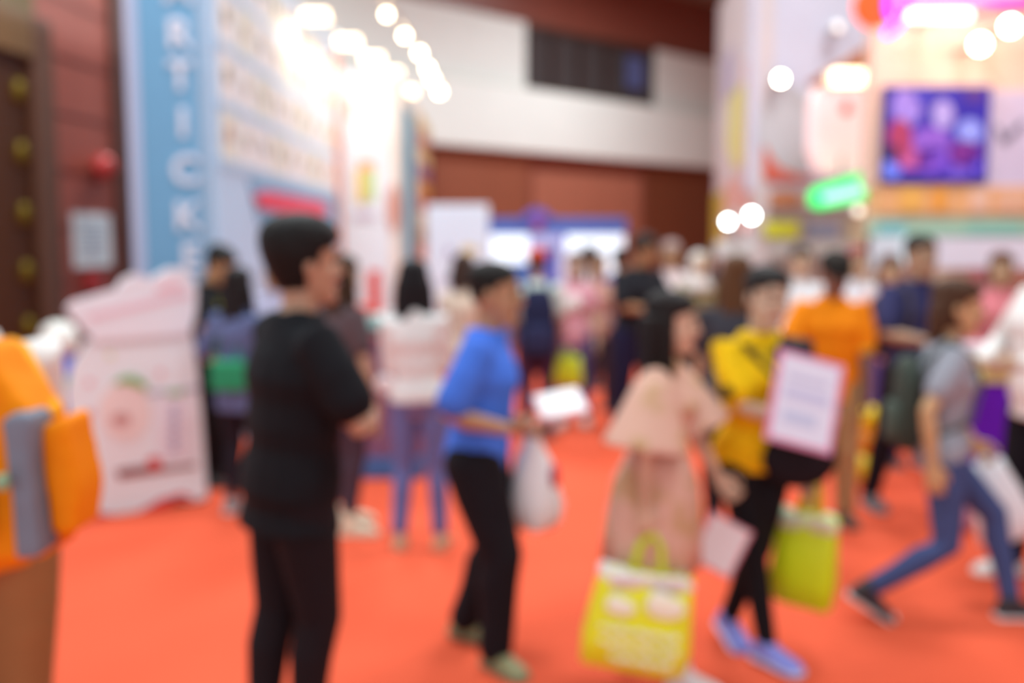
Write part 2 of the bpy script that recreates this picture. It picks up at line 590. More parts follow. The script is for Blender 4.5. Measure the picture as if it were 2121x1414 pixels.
    if legs:
        lm = mat(legs['c'], legs.get('k', 'cloth'))
        g = MB(); e_ = legs.get('ease', .016)
        top = legs.get('top', .10)
        if legs.get('skirt'):
            zb = legs['skirt']
            zs = [top, .03, -.04, -.1, (zb - .1) / 2, zb]
            g.loft([ring(max(z, -.04), .014 + .06 * max(0, -z)) if z >= -.04 else [p + TZ * (z + .04) * s for p in ring(-.04, .02 + .10 * max(0, -z))] for z in zs], lm)
        else:
            g.loft([ring(z, .008) for z in (top, .05, 0, -.04)] + [arc(T((0, 0, -.085)), .12 * s * wide, .085 * s * wide, TX, TY)], lm)
            for nm in 'LR':
                hip, kn, an = fl[nm]
                lw = wide * (.97 if fem else 1)
                en = kn.lerp(an, legs.get('to', .98))
                rr = [(.09 + e_) * lw, (.083 + e_) * lw, (.058 + e_) * lw, (.056 + e_) * lw, .044 + e_ * 1.1, .038 + e_ * legs.get('cuff', 1.2)]
                g.tube([hip, hip.lerp(kn, .35), kn, kn.lerp(en, .3) - F * .01 * s, kn.lerp(en, .65), en], [a * s for a in rr], lm, seg=16)
        g.build('skirt' if legs.get('skirt') else ('leggings' if e_ < .008 else 'trousers'), root, remesh=.011, smooth=3)
        if legs.get('belt'):
            g = MB(); a, b = ring(.1, .012), ring(.065, .012)
            g.loft([b, a], mat(legs['belt'], 'plastic'), caps=False)
            g.build('belt', root, solid=.006)
    if shoes:
        for nm in 'LR':
            Q, fr, fu, fpf = fl[nm + 'f']
            g = MB()
            if shoes.get('sandal'):
                g.loft([arc(Q(0, b, -.078), w_ * 1.08 * s, .007 * s, fr, fu, 12) for b, w_, t_, c in fpf], mat(shoes['sole'], 'shoe'))
                so = g.build('sandal', root)
                g = MB(); g.tube([Q(-.044, .08, -.07), Q(-.03, .09, -.035), Q(0, .095, -.024), Q(.03, .09, -.035), Q(.044, .08, -.07)], .008 * s, mat(shoes['c'], 'shoe'), seg=8)
                g.build('strap', so)
                continue
            g.loft([arc(Q(0, b * 1.06, c + .004), (w_ + .009) * s, (t_ + .010) * s, fr, fu, 14) for b, w_, t_, c in fpf], mat(shoes['c'], 'shoe'))
            g.tube([Q(0, -.008, -.03), Q(0, -.004, .012)], [.05 * s, .046 * s], mat(shoes['c'], 'shoe'), seg=14)
            so = g.build('shoe', root, remesh=.007, smooth=2)
            g = MB(); g.loft([arc(Q(0, b * 1.1, -.077), (w_ + .012) * s, .014 * s, fr, fu, 14) for b, w_, t_, c in fpf], mat(shoes['sole'], 'plastic'))
            g.build('sole', so)
            if shoes.get('toe'):
                g = MB(); g.ball(Q(0, .145, -.06), (.043 * s, .04 * s, .026 * s), mat(shoes['toe'], 'plastic'), M=Matrix((fr, fr.cross(fu) * -1, fu)).transposed())
                g.build('toe_cap', so)
            if shoes.get('lace'):
                g = MB()
                for q_ in range(4):
                    g.tube([Q(-.02, .05 + .018 * q_, -.015 - .007 * q_), Q(0, .055 + .018 * q_, -.006 - .007 * q_), Q(.02, .05 + .018 * q_, -.015 - .007 * q_)], .004 * s, mat(shoes['lace'], 'cloth'), seg=6)
                g.build('laces', so)
    J = dict(root=root, T=T, L=L, Hd=Hd, al=al, fl=fl, R=R, F=F, U=U, TX=TX, TY=TY, TZ=TZ, s=s, hs=hs, HX=HX, HY=HY, HZ=HZ, ring=ring)
    for e in extras:
        e(J)
    return J


def lanyard(c):
    def f(J):
        T = J['T']; g = MB()
        g.tube([T((-.055, -.03, .53)), T((-.065, .06, .49)), T((-.05, .145, .36)), T((-.01, .15, .2)), T((.01, .15, .2)), T((.05, .145, .36)), T((.065, .06, .49)), T((.055, -.03, .53))], .007, mat(c, 'cloth'), seg=6)
        g.build('lanyard', J['root'])
        g = MB(); M = Matrix((J['TX'], J['TY'], J['TZ'])).transposed()
        g.box(T((0, .155, .13)), (.09, .01, .13), mat('f0f0ea', 'print'), M)
        g.build('badge', J['root'])
    return f


def cap(c, brim):
    def f(J):
        g = MB(); m = mat(c, 'cloth'); hs = J['hs']
        g.loft([arc(J['Hd']((0, -.008, z + .006)), a * hs * 1.07, b * hs * 1.07, J['HX'], J['HY'], 24) for z, a, b in ((.045, .083, .107), (.07, .084, .108), (.1, .074, .092), (.122, .052, .062), (.134, .02, .024))], m)
        g.loft([arc(J['Hd']((0, .085, z)), .07 * hs, .085 * hs, J['HX'], J['HY'], 20) for z in (.045, .053)], mat(brim, 'cloth'))
        g.build('cap', J['root'])
    return f


def scarf(c):
    def f(J):
        g = MB(); m = mat(c, 'cloth'); hs = J['hs']
        rings = []
        for z, a, b, o in ((-.24, .15, .12, 0), (-.17, .12, .10, 0), (-.11, .085, .09, -.005), (-.03, .084, .10, -.02), (.04, .086, .108, -.02), (.09, .075, .092, -.015), (.12, .045, .06, -.012), (.13, .012, .016, -.01)):
            r = []
            for j in range(24):
                t = 2 * math.pi * j / 24
                x_, y_ = math.cos(t) * a, math.sin(t) * b + o
                if y_ > .045 and -.10 < z < .08: y_ = .045
                r.append(J['Hd']((x_, y_, z)))
            rings.append(r)
        g.loft(rings, m); g.build('headscarf', J['root'])
    return f


def glasses(J):
    g = MB(); m = mat('2b2626', 'plastic'); Hd = J['Hd']
    for sg in (-1, 1):
        g.tube([Hd((sg * (.032 + .022 * math.cos(t)), .103, .006 + .016 * math.sin(t))) for t in [2 * math.pi * i / 16 for i in range(17)]], .002, m, seg=6)
        g.tube([Hd((sg * .054, .1, .01)), Hd((sg * .078, .05, .01)), Hd((sg * .08, -.01, .004))], .002, m, seg=6)
    g.tube([Hd((-.01, .105, .01)), Hd((.01, .105, .01))], .002, m, seg=6)
    g.build('glasses', J['root'])


def backpack(J, c, c2, label, w_=.30, h_=.42, d_=.15, z0=.05, strap=True, group=None, skx=1.0):
    T0 = J['T']; sk = skx; T = lambda p: T0((p[0] * sk, p[1] * (.9 if sk < 1 else 1), p[2]))
    TX, TY, TZ = J['TX'], J['TY'], J['TZ']
    o = T((0, -.15 - d_ / 2, z0 + h_ / 2))
    e = empty('backpack', o, label, 'backpack', group)
    g = MB(); rings = []
    for f, k in ((0, .75), (.05, .95), (.3, 1.0), (.7, .98), (.9, .85), (1, .45)):
        rr = []
        for j in range(20):
            t = 2 * math.pi * j / 20
            cx, sy = math.cos(t), math.sin(t)
            a = math.copysign(abs(cx) ** .6, cx) * w_ / 2 * k; b = math.copysign(abs(sy) ** .6, sy) * d_ / 2 * k
            rr.append(o + TX * a + TY * b + TZ * (f - .5) * h_)
        rings.append(rr)
    g.loft(rings, mat(c, 'cloth')); g.build('bag_body', e)
    g = MB(); rings = []
    for f, k in ((0, .8), (.1, 1), (.85, 1), (1, .7)):
        rr = []
        for j in range(16):
            t = 2 * math.pi * j / 16
            rr.append(o + TX * math.cos(t) * w_ * .38 * k + TY * (-d_ / 2 - .005 + math.sin(t) * .035 * k) + TZ * (f * .42 - .42) * h_)
        rings.append(rr)
    g.loft(rings, mat(c2, 'cloth')); g.build('front_pocket', e)
    if strap:
        for sg in (-1, 1):
            g = MB()
            g.tube([o + TX * sg * w_ * .3 + TZ * h_ * .42 + TY * d_ * .45, T((sg * .10, -.02, .545)), T((sg * .115, .10, .47)), T((sg * .13, .145, .34)), T((sg * .165, .10, .18)), T((sg * .17, -.08, .1)), o + TX * sg * w_ * .4 - TZ * h_ * .4 + TY * d_ * .3],
                   .016, mat(c2, 'cloth'), seg=8, flat=.5)
            g.build('strap', e)
    return e


# ------------------------------------------------------------------ bags and papers
def tote(top, tilt, w_, h_, d_, col, rim, heading, label, ang=0, handle=.16, prints=None, name='tote_bag', cat='bag', hcol=None, taper=1.12, group=None):
    """bag hanging below point top (where the handles are gripped); heading: outward direction of its broad face"""
    top = V(top)
    e = empty(name, top - V((0, 0, handle + h_)), label, cat, group)
    h = math.radians(heading)
    N = V((math.sin(h), math.cos(h), 0)); X = V((math.cos(h), -math.sin(h), 0))
    U = (V((0, 0, 1)) + X * math.tan(math.radians(tilt)) ).normalized()
    X = N.cross(U) * -1 if N.cross(U).dot(X) < 0 else N.cross(U)
    X.normalize()
    def B(a, b, c): return top + X * a + N * b + U * (c)
    g = MB(); m = mat(col, 'bag'); rings = []
    for f, k, dk in ((0, .90, .7), (.03, .97, .95), (.3, 1.03, 1.1), (.6, 1.0, .95), (.85, .96, .7), (1, .94, .5)):
        kk = k * (taper + (1 - taper) * f)
        rr = []
        for j in range(28):
            t = 2 * math.pi * j / 28
            cx, sy = math.cos(t), math.sin(t)
            a = math.copysign(abs(cx) ** .45, cx) * w_ / 2 * kk; b = math.copysign(abs(sy) ** .5, sy) * d_ / 2 * dk
            b += .006 * math.sin(a * 40 + f * 9)
            rr.append(B(a, b, -handle - h_ * (1 - f)))
        rings.append(rr)
    g.loft(rings, m); g.build('bag_body', e)
    if rim:
        g = MB(); rr = []
        for c_, k in ((-.05, .97), (-.0, .985), (.012, .9)):
            rr.append([B(math.copysign(abs(math.cos(t)) ** .45, math.cos(t)) * w_ / 2 * k * (.99), math.copysign(abs(math.sin(t)) ** .5, math.sin(t)) * (d_ * .33 + .004) , -handle + c_ - .012 + .012 * math.cos(3 * t)) for t in [2 * math.pi * j / 28 for j in range(28)]])
        g.loft(rr, mat(rim, 'bag')); g.build('rim', e)
    if handle > .03:
        for sg in (-1, 1):
            g = MB()
            g.tube([B(-w_ * .17, sg * d_ * .3, -handle - .05), B(-w_ * .15, sg * d_ * .28, -handle), B(-w_ * .10, sg * .01, -handle * .3), B(0, sg * .008, 0), B(w_ * .10, sg * .01, -handle * .3), B(w_ * .15, sg * d_ * .28, -handle), B(w_ * .17, sg * d_ * .3, -handle - .05)],
                   .013, mat(hcol or col, 'cloth'), seg=8, flat=.35, up=tuple(N))
            g.build('handle', e)
    if prints:
        g = MB()
        for a0, c0, rx, rz in prints:       # printed shapes on the broad face
            nn = 1 if rz > .08 else 9
            for q_ in range(nn):
                if nn > 1:
                    hh = rz * (.7 + .5 * ((q_ * 5 + 2) % 3) / 2); aa = a0 + rx * 2 * ((q_ + .5) / nn - .5)
                    g.box(B(aa * w_, d_ * .58, -handle - h_ * (c0 + (.012 if q_ % 2 else -.008))), (rx * w_ * 1.75 / nn, .006, hh * h_), mat('fcfce4', 'print'), Matrix((X, N, U)).transposed())
                    continue
                sg = 1
                g.ball(B(a0 * w_ + rx * w_ * .35, d_ * .50, -handle - h_ * (c0 - rz * .5)), (rx * w_ * .55, .006, rz * h_ * .8), mat('fcfce4', 'print'), M=Matrix((X, N, U)).transposed(), seg=16, rings=8)
                g.ball(B(a0 * w_, sg * (d_ * .52), -handle - h_ * c0), (rx * w_, .006, rz * h_), mat('fcfce4', 'print'), M=Matrix((X, N, U)).transposed(), seg=16, rings=8)
        g.build('print', e)
    return e


def plastic_bag(top, w_, h_, label, col='f8fcff', heading=180, sway=(0, 0), hcol='e8e8ee', stain=None):
    top = V(top); e = empty('plastic_bag', top - V((0, 0, h_)), label, 'bag')
    h = math.radians(heading); N = V((math.sin(h), math.cos(h), 0)); X = V((math.cos(h), -math.sin(h), 0))
    g = MB(); rings = []
    for f, k, dk in ((0, .12, .2), (.06, .22, .3), (.16, .42, .5), (.3, .66, .75), (.5, .84, 1), (.75, 1, 1.1), (.92, .98, 1), (.985, .8, .7), (1, .5, .3)):
        rr = []
        for j in range(30):
            t = 2 * math.pi * j / 30
            wob = 1 + .06 * math.sin(5 * t + f * 7) + .04 * math.sin(9 * t - f * 11)
            rr.append(top + X * (math.cos(t) * w_ / 2 * k * wob + sway[0] * f) + N * (math.sin(t) * w_ * .28 * dk * wob) + V((0, 0, -h_ * f + (.02 * math.sin(3 * t) if f > .9 else 0))))
        rings.append(rr)
    g.loft(rings, mat(col, 'bag')); g.build('bag_body', e)
    g = MB()
    g.tube([top + X * -.03 - V((0, 0, .05)), top + X * -.02 + V((0, 0, .02)), top + V((0, 0, .03)), top + X * .02 + V((0, 0, .02)), top + X * .03 - V((0, 0, .05))], .008, mat(hcol, 'bag'), seg=8)
    g.build('handle', e)
    if stain:
        g = MB(); g.ball(top - V((0, 0, h_ * .45)) - X * w_ * .42 + N * .02, (.02, .05, .05), mat(stain, 'print')); g.build('print', e)
    return e


def board(c, X, U, w_, h_, t_, label, name, cat, col, rim=None, prints=()):
    """flat card with real thickness; X, U in-plane axes"""
    c = V(c); X = V(X).normalized(); U = V(U).normalized(); N = X.cross(U).normalized(); U = N.cross(X)
    M = Matrix((X, U, N)).transposed()
    e = empty(name, c - V((0, 0, h_ / 2)), label, cat)
    g = MB(); g.box(c, (w_, h_, t_), mat(rim or col, 'print'), M); g.build('card', e, bevel=.002)
    if rim:
        g = MB(); g.box(c, (w_ * .86, h_ * .9, t_ + .004), mat(col, 'print'), M); g.build('face_sheet', e)
    if prints:
        g = MB()
        for a, b, ww, hh, cc in prints:
            g.box(c + X * a * w_ + U * b * h_ , (ww * w_, hh * h_, t_ + .007), mat(cc, 'print'), M)
        g.build('print', e)
    return e


# ------------------------------------------------------------------ vertical planes for the building and stands
class Plane:
    def __init__(s, A, B, front=None):
        s.A = V((A[0], A[1], 0)); s.B = V((B[0], B[1], 0))
        s.U = (s.B - s.A).normalized(); s.Z = V((0, 0, 1))
        s.N = V((s.U.y, -s.U.x, 0))          # towards the camera side
        if s.N.dot(V((0, 0, 0)) - s.A) < 0:
            s.N = -s.N
        s.M = Matrix((s.U, s.N, s.Z)).transposed()

    def uv(s, px, py):
        d = ray(px, py); o = V((0, 0, CAMZ))
        t = (s.A - o).dot(s.N) / d.dot(s.N)
        q = o + d * t
        return (q - s.A).dot(s.U), q.z

    def pt(s, u, z, d=0): return s.A + s.U * u + s.Z * z + s.N * d

    def box(s, mb, u0, u1, z0, z1, d0, d1, m):
        return mb.box(s.pt((u0 + u1) / 2, (z0 + z1) / 2, (d0 + d1) / 2), (abs(u1 - u0), abs(d1 - d0), abs(z1 - z0)), m, s.M)

    def pbox(s, mb, x0, y0, x1, y1, d0, d1, m):
        u0, z0 = s.uv(x0, y0); u1, z1 = s.uv(x1, y1)
        # use the middle height for z so that the panel stays level
        zt = s.uv((x0 + x1) / 2, y0)[1]; zb = s.uv((x0 + x1) / 2, y1)[1]
        return s.box(mb, u0, u1, zb, zt, d0, d1, m)

    def poly(s, mb, pts, d0, d1, m):
        n = len(pts)
        mb.loft([[s.pt(u, z, d0) for u, z in pts], [s.pt(u, z, d1) for u, z in pts]], m, smooth=False)

    def ppoly(s, mb, pts, d0, d1, m): s.poly(mb, [s.uv(*p) for p in pts], d0, d1, m)

    def disc(s, mb, px, py, rpx, rpy, d0, d1, m, n=28):
        s.ppoly(mb, [(px + rpx * math.cos(2 * math.pi * i / n), py + rpy * math.sin(2 * math.pi * i / n)) for i in range(n)], d0, d1, m)


def structure(mb, name, parent=None, **k):
    o = mb.build(name, parent, **k)
    if parent is None:
        o['kind'] = 'structure'
    return o


# ================================================================== THE HALL
g = MB(); g.box((1, 13, -.05), (26, 36, .1), mat('e65c3c', 'carpet')); structure(g, 'floor')
g = MB(); g.box((1, 13, 7.75), (26, 36, .2), mat('9a9484', 'paint')); structure(g, 'ceiling')
# back wall -----------------------------------------------------------
A = P(890, 500, 19.0); B = P(1480, 500, 25.3)
U = (B - A).normalized()
BW = Plane(A - U * 7, B + U * 7)
LEN = (BW.B - BW.A).length
z1 = BW.uv(900, 302)[1]; z2 = BW.uv(900, 158)[1]; z3 = BW.uv(900, 12)[1]
g = MB()
BW.box(g, 0, LEN, 0, 7.7, -.3, 0, mat('8c4a3c', 'wood')); structure(g, 'wall_back')
g = MB(); BW.box(g, 0, LEN, z1, z2 - .04, 0, .35, mat('eae8e2', 'paint')); structure(g, 'trim_1', bevel=.02)
ua = BW.uv(1078, 150)[0]; ub = BW.uv(1347, 160)[0]
g = MB()
BW.box(g, 0, ua, z2, z3, 0, .16, mat('e4e0da', 'paint')); BW.box(g, ub, LEN, z2, z3, 0, .16, mat('e4e0da', 'paint'))
structure(g, 'trim_2')
g = MB(); BW.box(g, 0, LEN, z2 - .1, z2, 0, .22, mat('b79c86', 'paint')); structure(g, 'trim_3')
wn = empty('window_1', BW.pt((ua + ub) / 2, z2, .03)); wn['kind'] = 'structure'
g = MB(); BW.box(g, ua, ub, z2, z3, .01, .05, mat('4a4242', 'glass')); g.build('pane', wn)
g = MB()
for i in range(6):
    uu = ua + (ub - ua) * i / 5
    BW.box(g, uu - .05, uu + .05, z2, z3, .05, .12, mat('3a2420', 'wood'))
BW.box(g, ua, ub, z3 - .09, z3, .05, .13, mat('4a2c24', 'wood'))
g.build('window_frame', wn)
g = MB(); BW.pbox(g, 1288, 120, 1322, 185, .13, .16, mat('5a5f8c', 'cloth')); o = g.build('blue_curtain')
tag(o, 'blue-grey cloth hanging at one end of the dark gallery window', 'curtain')
# timber panels of the lower wall
for i, (xa, xb, ya, c) in enumerate(((892, 1092, 308, '94553f'), (1102, 1322, 345, 'ae6a54'), (1332, 1472, 355, '78402a'))):
    g = MB(); u0 = BW.uv(xa, 450)[0]; u1 = BW.uv(xb, 450)[0]
    BW.box(g, u0, u1, .1, z1 - (.05 if i != 1 else .35), 0, .06, mat(c, 'wood'))
    structure(g, 'trim_%d' % (4 + i), bevel=.01)
# left wall ------------------------------------------------------------
A = P(-260, 500, 6.4); B = P(330, 500, 10.6)
LW = Plane(A, B); LL = (LW.B - LW.A).length
g = MB(); LW.box(g, 0, LL, 0, 7.7, -.25, 0, mat('a45242', 'wood')); structure(g, 'wall_left')
g = MB()
for i in range(14):
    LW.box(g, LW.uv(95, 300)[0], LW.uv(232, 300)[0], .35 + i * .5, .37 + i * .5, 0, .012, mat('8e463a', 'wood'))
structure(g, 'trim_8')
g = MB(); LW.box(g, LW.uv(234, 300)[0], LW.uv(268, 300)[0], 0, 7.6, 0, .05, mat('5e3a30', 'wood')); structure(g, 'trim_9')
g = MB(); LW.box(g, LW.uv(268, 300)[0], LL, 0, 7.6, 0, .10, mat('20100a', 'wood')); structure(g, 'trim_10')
dr = empty('door_1', LW.pt(LW.uv(20, 500)[0], 0, .03)); dr['kind'] = 'structure'
u0, u1 = 0.02, LW.uv(52, 300)[0]; zt = LW.uv(30, 118)[1]
g = MB(); LW.box(g, u0, u1, 0, zt, 0, .06, mat('4a2408', 'wood')); g.build('door_panel', dr)
g = MB(); LW.box(g, u1, LW.uv(92, 300)[0], 0, zt + .35, 0, .12, mat('6a4534', 'wood')); LW.box(g, u0, u1, zt, zt + .35, 0, .12, mat('7a5836', 'wood')); g.build('door_frame', dr, bevel=.01)
g = MB(); LW.box(g, u0, LW.uv(75, 300)[0], zt + .35, 7.5, 0, .04, mat('6e5220', 'wood')); g.build('transom_panel', dr)
for py in (62, 190, 318, 445, 565, 680, 790, 900):
    for px in (22 + (py - 190) * .045, ):
        if py < 118: continue
        u, z = LW.uv(px, py)
        g = MB(); g.ball(LW.pt(u, z, .06), (.06, .06, .10), mat('7a6420', 'metal', r=.6)); g.build('brass_boss', dr)
# red alarm bell, call point and notice on the wall
bl = empty('alarm_bell', LW.pt(*LW.uv(190, 350), 0), 'round red fire alarm bell high on the timber wall', 'bell')
g = MB(); u, z = LW.uv(190, 344); g.ball(LW.pt(u, z, .12), (.11, .11, .11), mat('d84a46', 'plastic')); g.build('gong', bl)
g = MB(); u, z = LW.uv(200, 372); g.box(LW.pt(u, z, .03), (.1, .1, .07), mat('9a3a2c', 'plastic'), LW.M); g.build('backplate', bl, bevel=.01)
nt_ = empty('wall_notice', LW.pt(*LW.uv(188, 555), 0), 'white paper notice fixed to the dark timber wall under the alarm bell', 'notice')
g = MB(); LW.pbox(g, 148, 442, 229, 553, .0, .02, mat('f6fcff', 'print')); g.build('sheet', nt_)
g = MB()
for i in range(7):
    LW.pbox(g, 162, 462 + i * 11, 212, 465 + i * 11, .02, .024, mat('aab6cc', 'print'))
g.build('print', nt_)
g = MB(); LW.pbox(g, 172, 566, 200, 600, .0, .07, mat('c03434', 'plastic')); o = g.build('fire_call_point', bevel=.01)
tag(o, 'small red fire call point on the timber wall below the paper notice', 'fire call point')
# right wall
g = MB(); g.box((13, 14, 3.8), (.2, 34, 7.7), mat('9a6a52', 'wood')); structure(g, 'wall_right')

# ================================================================== LEFT STAND (blue column and picture wall)
bx0 = P(300, 500, 7.7).x; bx1 = P(446, 500, 7.7).x
st = empty('exhibition_stand', (bx1 - .3, 8, 0), 'tall pale blue stand with white letters down its blue column', 'exhibition stand')
BLU = mat('6fa6cc', 'print')
g = MB(); g.box(((bx0 + bx1) / 2, 7.9, 2.3), (bx1 - bx0, .4, 4.6), BLU); g.build('column', st, bevel=.01)
g = MB(); g.box((bx0 - .05, 7.82, 2.3), (.1, .22, 4.6), mat('b9c4e2', 'print')); g.build('corner_post', st)
fr = Plane((bx0, 7.7), (bx1, 7.7))
for ch, px, py in (('A', 368, -24), ('R', 370, 72), ('T', 373, 158), ('I', 379, 256), ('C', 384, 354), ('K', 388, 450), ('E', 396, 535), ('T', 402, 622)):
    cu = bpy.data.curves.new('letter', 'FONT'); cu.body = ch; cu.size = .31; cu.extrude = .006; cu.align_x = 'CENTER'; cu.align_y = 'CENTER'; cu.offset = .008
    cu.materials.append(mat('dfe2f0', 'print'))
    o = bpy.data.objects.new('letter', cu); C.objects.link(o); o.parent = st
    q = P(px, py, 7.69)
    o.location = V((q.x, 7.69, q.z)) - st.location; o.rotation_euler = (math.pi / 2, 0, 0)
    dg = bpy.context.evaluated_depsgraph_get(); me = bpy.data.meshes.new_from_object(o.evaluated_get(dg)); me.name = 'letter'
    o2 = bpy.data.objects.new('letter', me); C.objects.link(o2); o2.parent = st; o2.location = o.location; o2.rotation_euler = o.rotation_euler
    bpy.data.objects.remove(o)
SWX = bx1
SW = Plane((SWX + .02, 7.72), (SWX + .02, 13.0))
g = MB(); g.box((SWX - .04, 10.4, 2.15), (.12, 5.4, 4.3), mat('b2cfec', 'print')); g.build('side_wall', st)
# picture cells printed on the side wall
g = MB(); u_end = 5.2
zb = SW.uv(470, 338)[1]
for r in range(4):
    z0 = zb + r * .47
    for c in range(9):
        u0 = .12 + c * .57
        SW.box(g, u0, u0 + .5, z0 + .03, z0 + .42, 0, .012, mat('e2dfe0' if (r + c) % 3 else 'dcdad0', 'print'))
        mcol = random.choice(['8c7a4a', '9a8a66', 'a8745a', '7c7460', 'b4a48c'])
        q = SW.pt(u0 + .22, z0 + .24, .014)
        g.ball(q, (.006, .09, .075), mat(mcol, 'print'), seg=10, rings=6)
    SW.box(g, .05, u_end, z0 - .05, z0 + .03, 0, .014, mat('a9c6e0', 'print'))
g.build('picture_print', st)
g = MB(); SW.ppoly(g, [(515, 370), (705, 415), (705, 560), (560, 560)], 0, .016, mat('6ba2c6', 'print')); g.build('blue_print', st)
g = MB(); SW.ppoly(g, [(520, 405), (545, 395), (665, 418), (676, 440), (655, 450), (535, 432)], .016, .04, mat('d83a5c', 'print')); g.build('red_arrow_print', st)
g = MB(); g.box((SWX + .02, 13.02, 2.1), (.12, .1, 4.2), mat('e2907a', 'print')); g.build('end_post', st)
# second stand behind: white face, teal strip, mosaic strip
xw0, xw1 = P(712, 500, 13.3).x, P(828, 500, 13.3).x
s2 = empty('exhibition_stand', ((xw0 + xw1) / 2, 14, 0), 'white stand with teal and orange edge strips behind the picture wall', 'exhibition stand')
g = MB(); g.box(((xw0 + xw1) / 2, 13.45, 2), (xw1 - xw0, .3, 4), mat('e4e4e8', 'print')); g.build('front_panel', s2)
F2 = Plane((xw0, 13.3), (xw1, 13.3))
g = MB()
F2.pbox(g, 738, 350, 755, 420, 0, .02, mat('ecc060', 'print')); F2.pbox(g, 755, 350, 778, 415, 0, .02, mat('b9cc8a', 'print'))
F2.pbox(g, 745, 330, 775, 350, 0, .02, mat('e89a80', 'print'))
F2.disc(g, 815, 430, 14, 50, 0, .02, mat('c98672', 'print')); F2.pbox(g, 733, 440, 780, 452, 0, .02, mat('c9b6c4', 'print'))
F2.pbox(g, 722, 200, 734, 246, 0, .02, mat('f08a68', 'print'))
g.build('poster_print', s2)
S2 = Plane((xw1 + .02, 13.3), (P(889, 500, 18.3).x, 18.3))
g = MB(); S2.box(g, 0, 5, 0, 3.9, -.15, 0, mat('e8d6c8', 'print')); g.build('side_panel', s2)
g = MB(); S2.pbox(g, 832, 230, 856, 590, 0, .03, mat('4f9cb6', 'print')); g.build('teal_strip', s2)
g = MB()
for i, c in enumerate(('d8b46a', 'b4543c', 'e8c890', '8c5a8c', 'e09a4a', 'c86450', 'e6d6b4', 'b48a4a', 'd8703c', 'ead8c0')):
    S2.pbox(g, 866, 250 + i * 32, 887, 278 + i * 32, 0, .03, mat(c, 'print'))
g.build('mosaic_strip', s2)
# red upright banner below
g = MB(); q = P(775, 560, 12.6); g.box((q.x, 12.6, q.z / 2), (.16, .05, q.z), mat('d84a40', 'print')); o = g.build('banner', bevel=.005)
tag(o, 'narrow red upright banner standing against the white stand', 'banner')

# globe bulbs in a line over the stands ----------------------------------
WARM = mat('ffe6c0', 'emit', e=18)
rail = MB(); rail.tube([P(740, -60, 9.6), P(812, 18, 10.6), P(915, 182, 16.2)], .02, mat('d8d0c4', 'metal')); ro = rail.build('lighting_rail')
tag(ro, 'thin pale metal rail carrying the globe bulbs above the stands', 'rail')
bulbs = [(801, 30, 10.55), (838, 74, 11.6), (869, 110, 12.9), (886, 142, 14.0), (895, 164, 15.0), (910, 190, 16.0)]
bl_lab = ['warm globe bulb hanging highest at the near end of the rail', 'second warm globe bulb from the near end of the rail', 'third warm globe bulb from the near end of the rail',
          'fourth warm globe bulb, overlapped by its neighbours on the rail', 'second warm globe bulb from the far end of the rail', 'warm globe bulb hanging lowest at the far end of the rail']
for (px, py, Y), lb in zip(bulbs, bl_lab):
    q = P(px, py, Y); e = empty('globe_bulb', q, lb, 'light bulb', 'globe bulbs on the rail')
    r = .0035 * Y
    g = MB(); g.ball(q, r, WARM, seg=20, rings=12); g.build('globe', e)
    g = MB(); g.tube([q + V((0, 0, r * .9)), q + V((0, 0, r + .05))], .018, mat('b8b0a4', 'metal')); g.build('socket', e)
# floodlights on arms that wash the picture wall
fl_lab = ['glaring floodlight on an arm nearest the blue column', 'glaring floodlight on an arm, second along the picture wall', 'glaring floodlight on an arm, middle of the row over the picture wall',
          'glaring floodlight on an arm above the white stand', 'glaring floodlight on the arm farthest along the stands']
for (px, py, Y), lb in zip([(655, 32, 10.4), (722, 85, 11.6), (772, 120, 12.8), (812, 150, 14.2), (846, 188, 16.0)], fl_lab):
    q = P(px, py, Y); e = empty('floodlight', q, lb, 'floodlight', 'floodlights over the picture wall')
    g = MB(); g.box(q, (.30, .14, .07), mat('e8e0d8', 'metal')); g.build('housing', e, bevel=.01)
    g = MB(); g.box(q - V((.0, .0, .045)), (.26, .12, .02), mat('ffe2bc', 'emit', e=5)); g.box(q - V((0, .078, 0)), (.26, .012, .06), mat('ffe2bc', 'emit', e=5)); g.build('lamp_glass', e)
    g = MB(); g.tube([q, q + V((-.25, 0, .12)), V((min(q.x - .3, SWX) , q.y, q.z - .05))], .014, mat('cfc8c0', 'metal')); g.build('arm', e)
    l = bpy.data.lights.new('flood_beam', 'SPOT'); l.energy = 34; l.spot_size = math.radians(150); l.spot_blend = .8; l.color = (1, .84, .64); l.shadow_soft_size = .12
    lo = bpy.data.objects.new('flood_beam', l); C.objects.link(lo); lo.location = q - V((0, 0, .09))
    lo.rotation_euler = (V((-.75, -.0, -.8))).to_track_quat('-Z', 'Y').to_euler()

# ================================================================== CENTRE BACKGROUND
pn = empty('display_stand', P(948, 500, 12.4) * 1, 'tall white display stand between the white stand and the blue booth', 'display stand')
pn.location.z = 0
q0, q1 = P(884, 424, 12.4), P(1012, 424, 12.4)
g = MB(); g.box(((q0.x + q1.x) / 2, 12.4, q0.z / 2), (q1.x - q0.x, .12, q0.z), mat('dceaf8', 'print')); g.build('panel', pn, bevel=.01)
PP = Plane((q0.x, 12.34), (q1.x, 12.34))
g = MB(); PP.disc(g, 972, 518, 16, 10, 0, .01, mat('dcc684', 'print')); PP.pbox(g, 925, 512, 938, 530, 0, .01, mat('a8a6c4', 'print')); PP.disc(g, 933, 580, 12, 10, 0, .01, mat('9ea0a8', 'print'))
PP.pbox(g, 918, 620, 985, 632, 0, .01, mat('b6b4c4', 'print')); g.build('poster_print', pn)

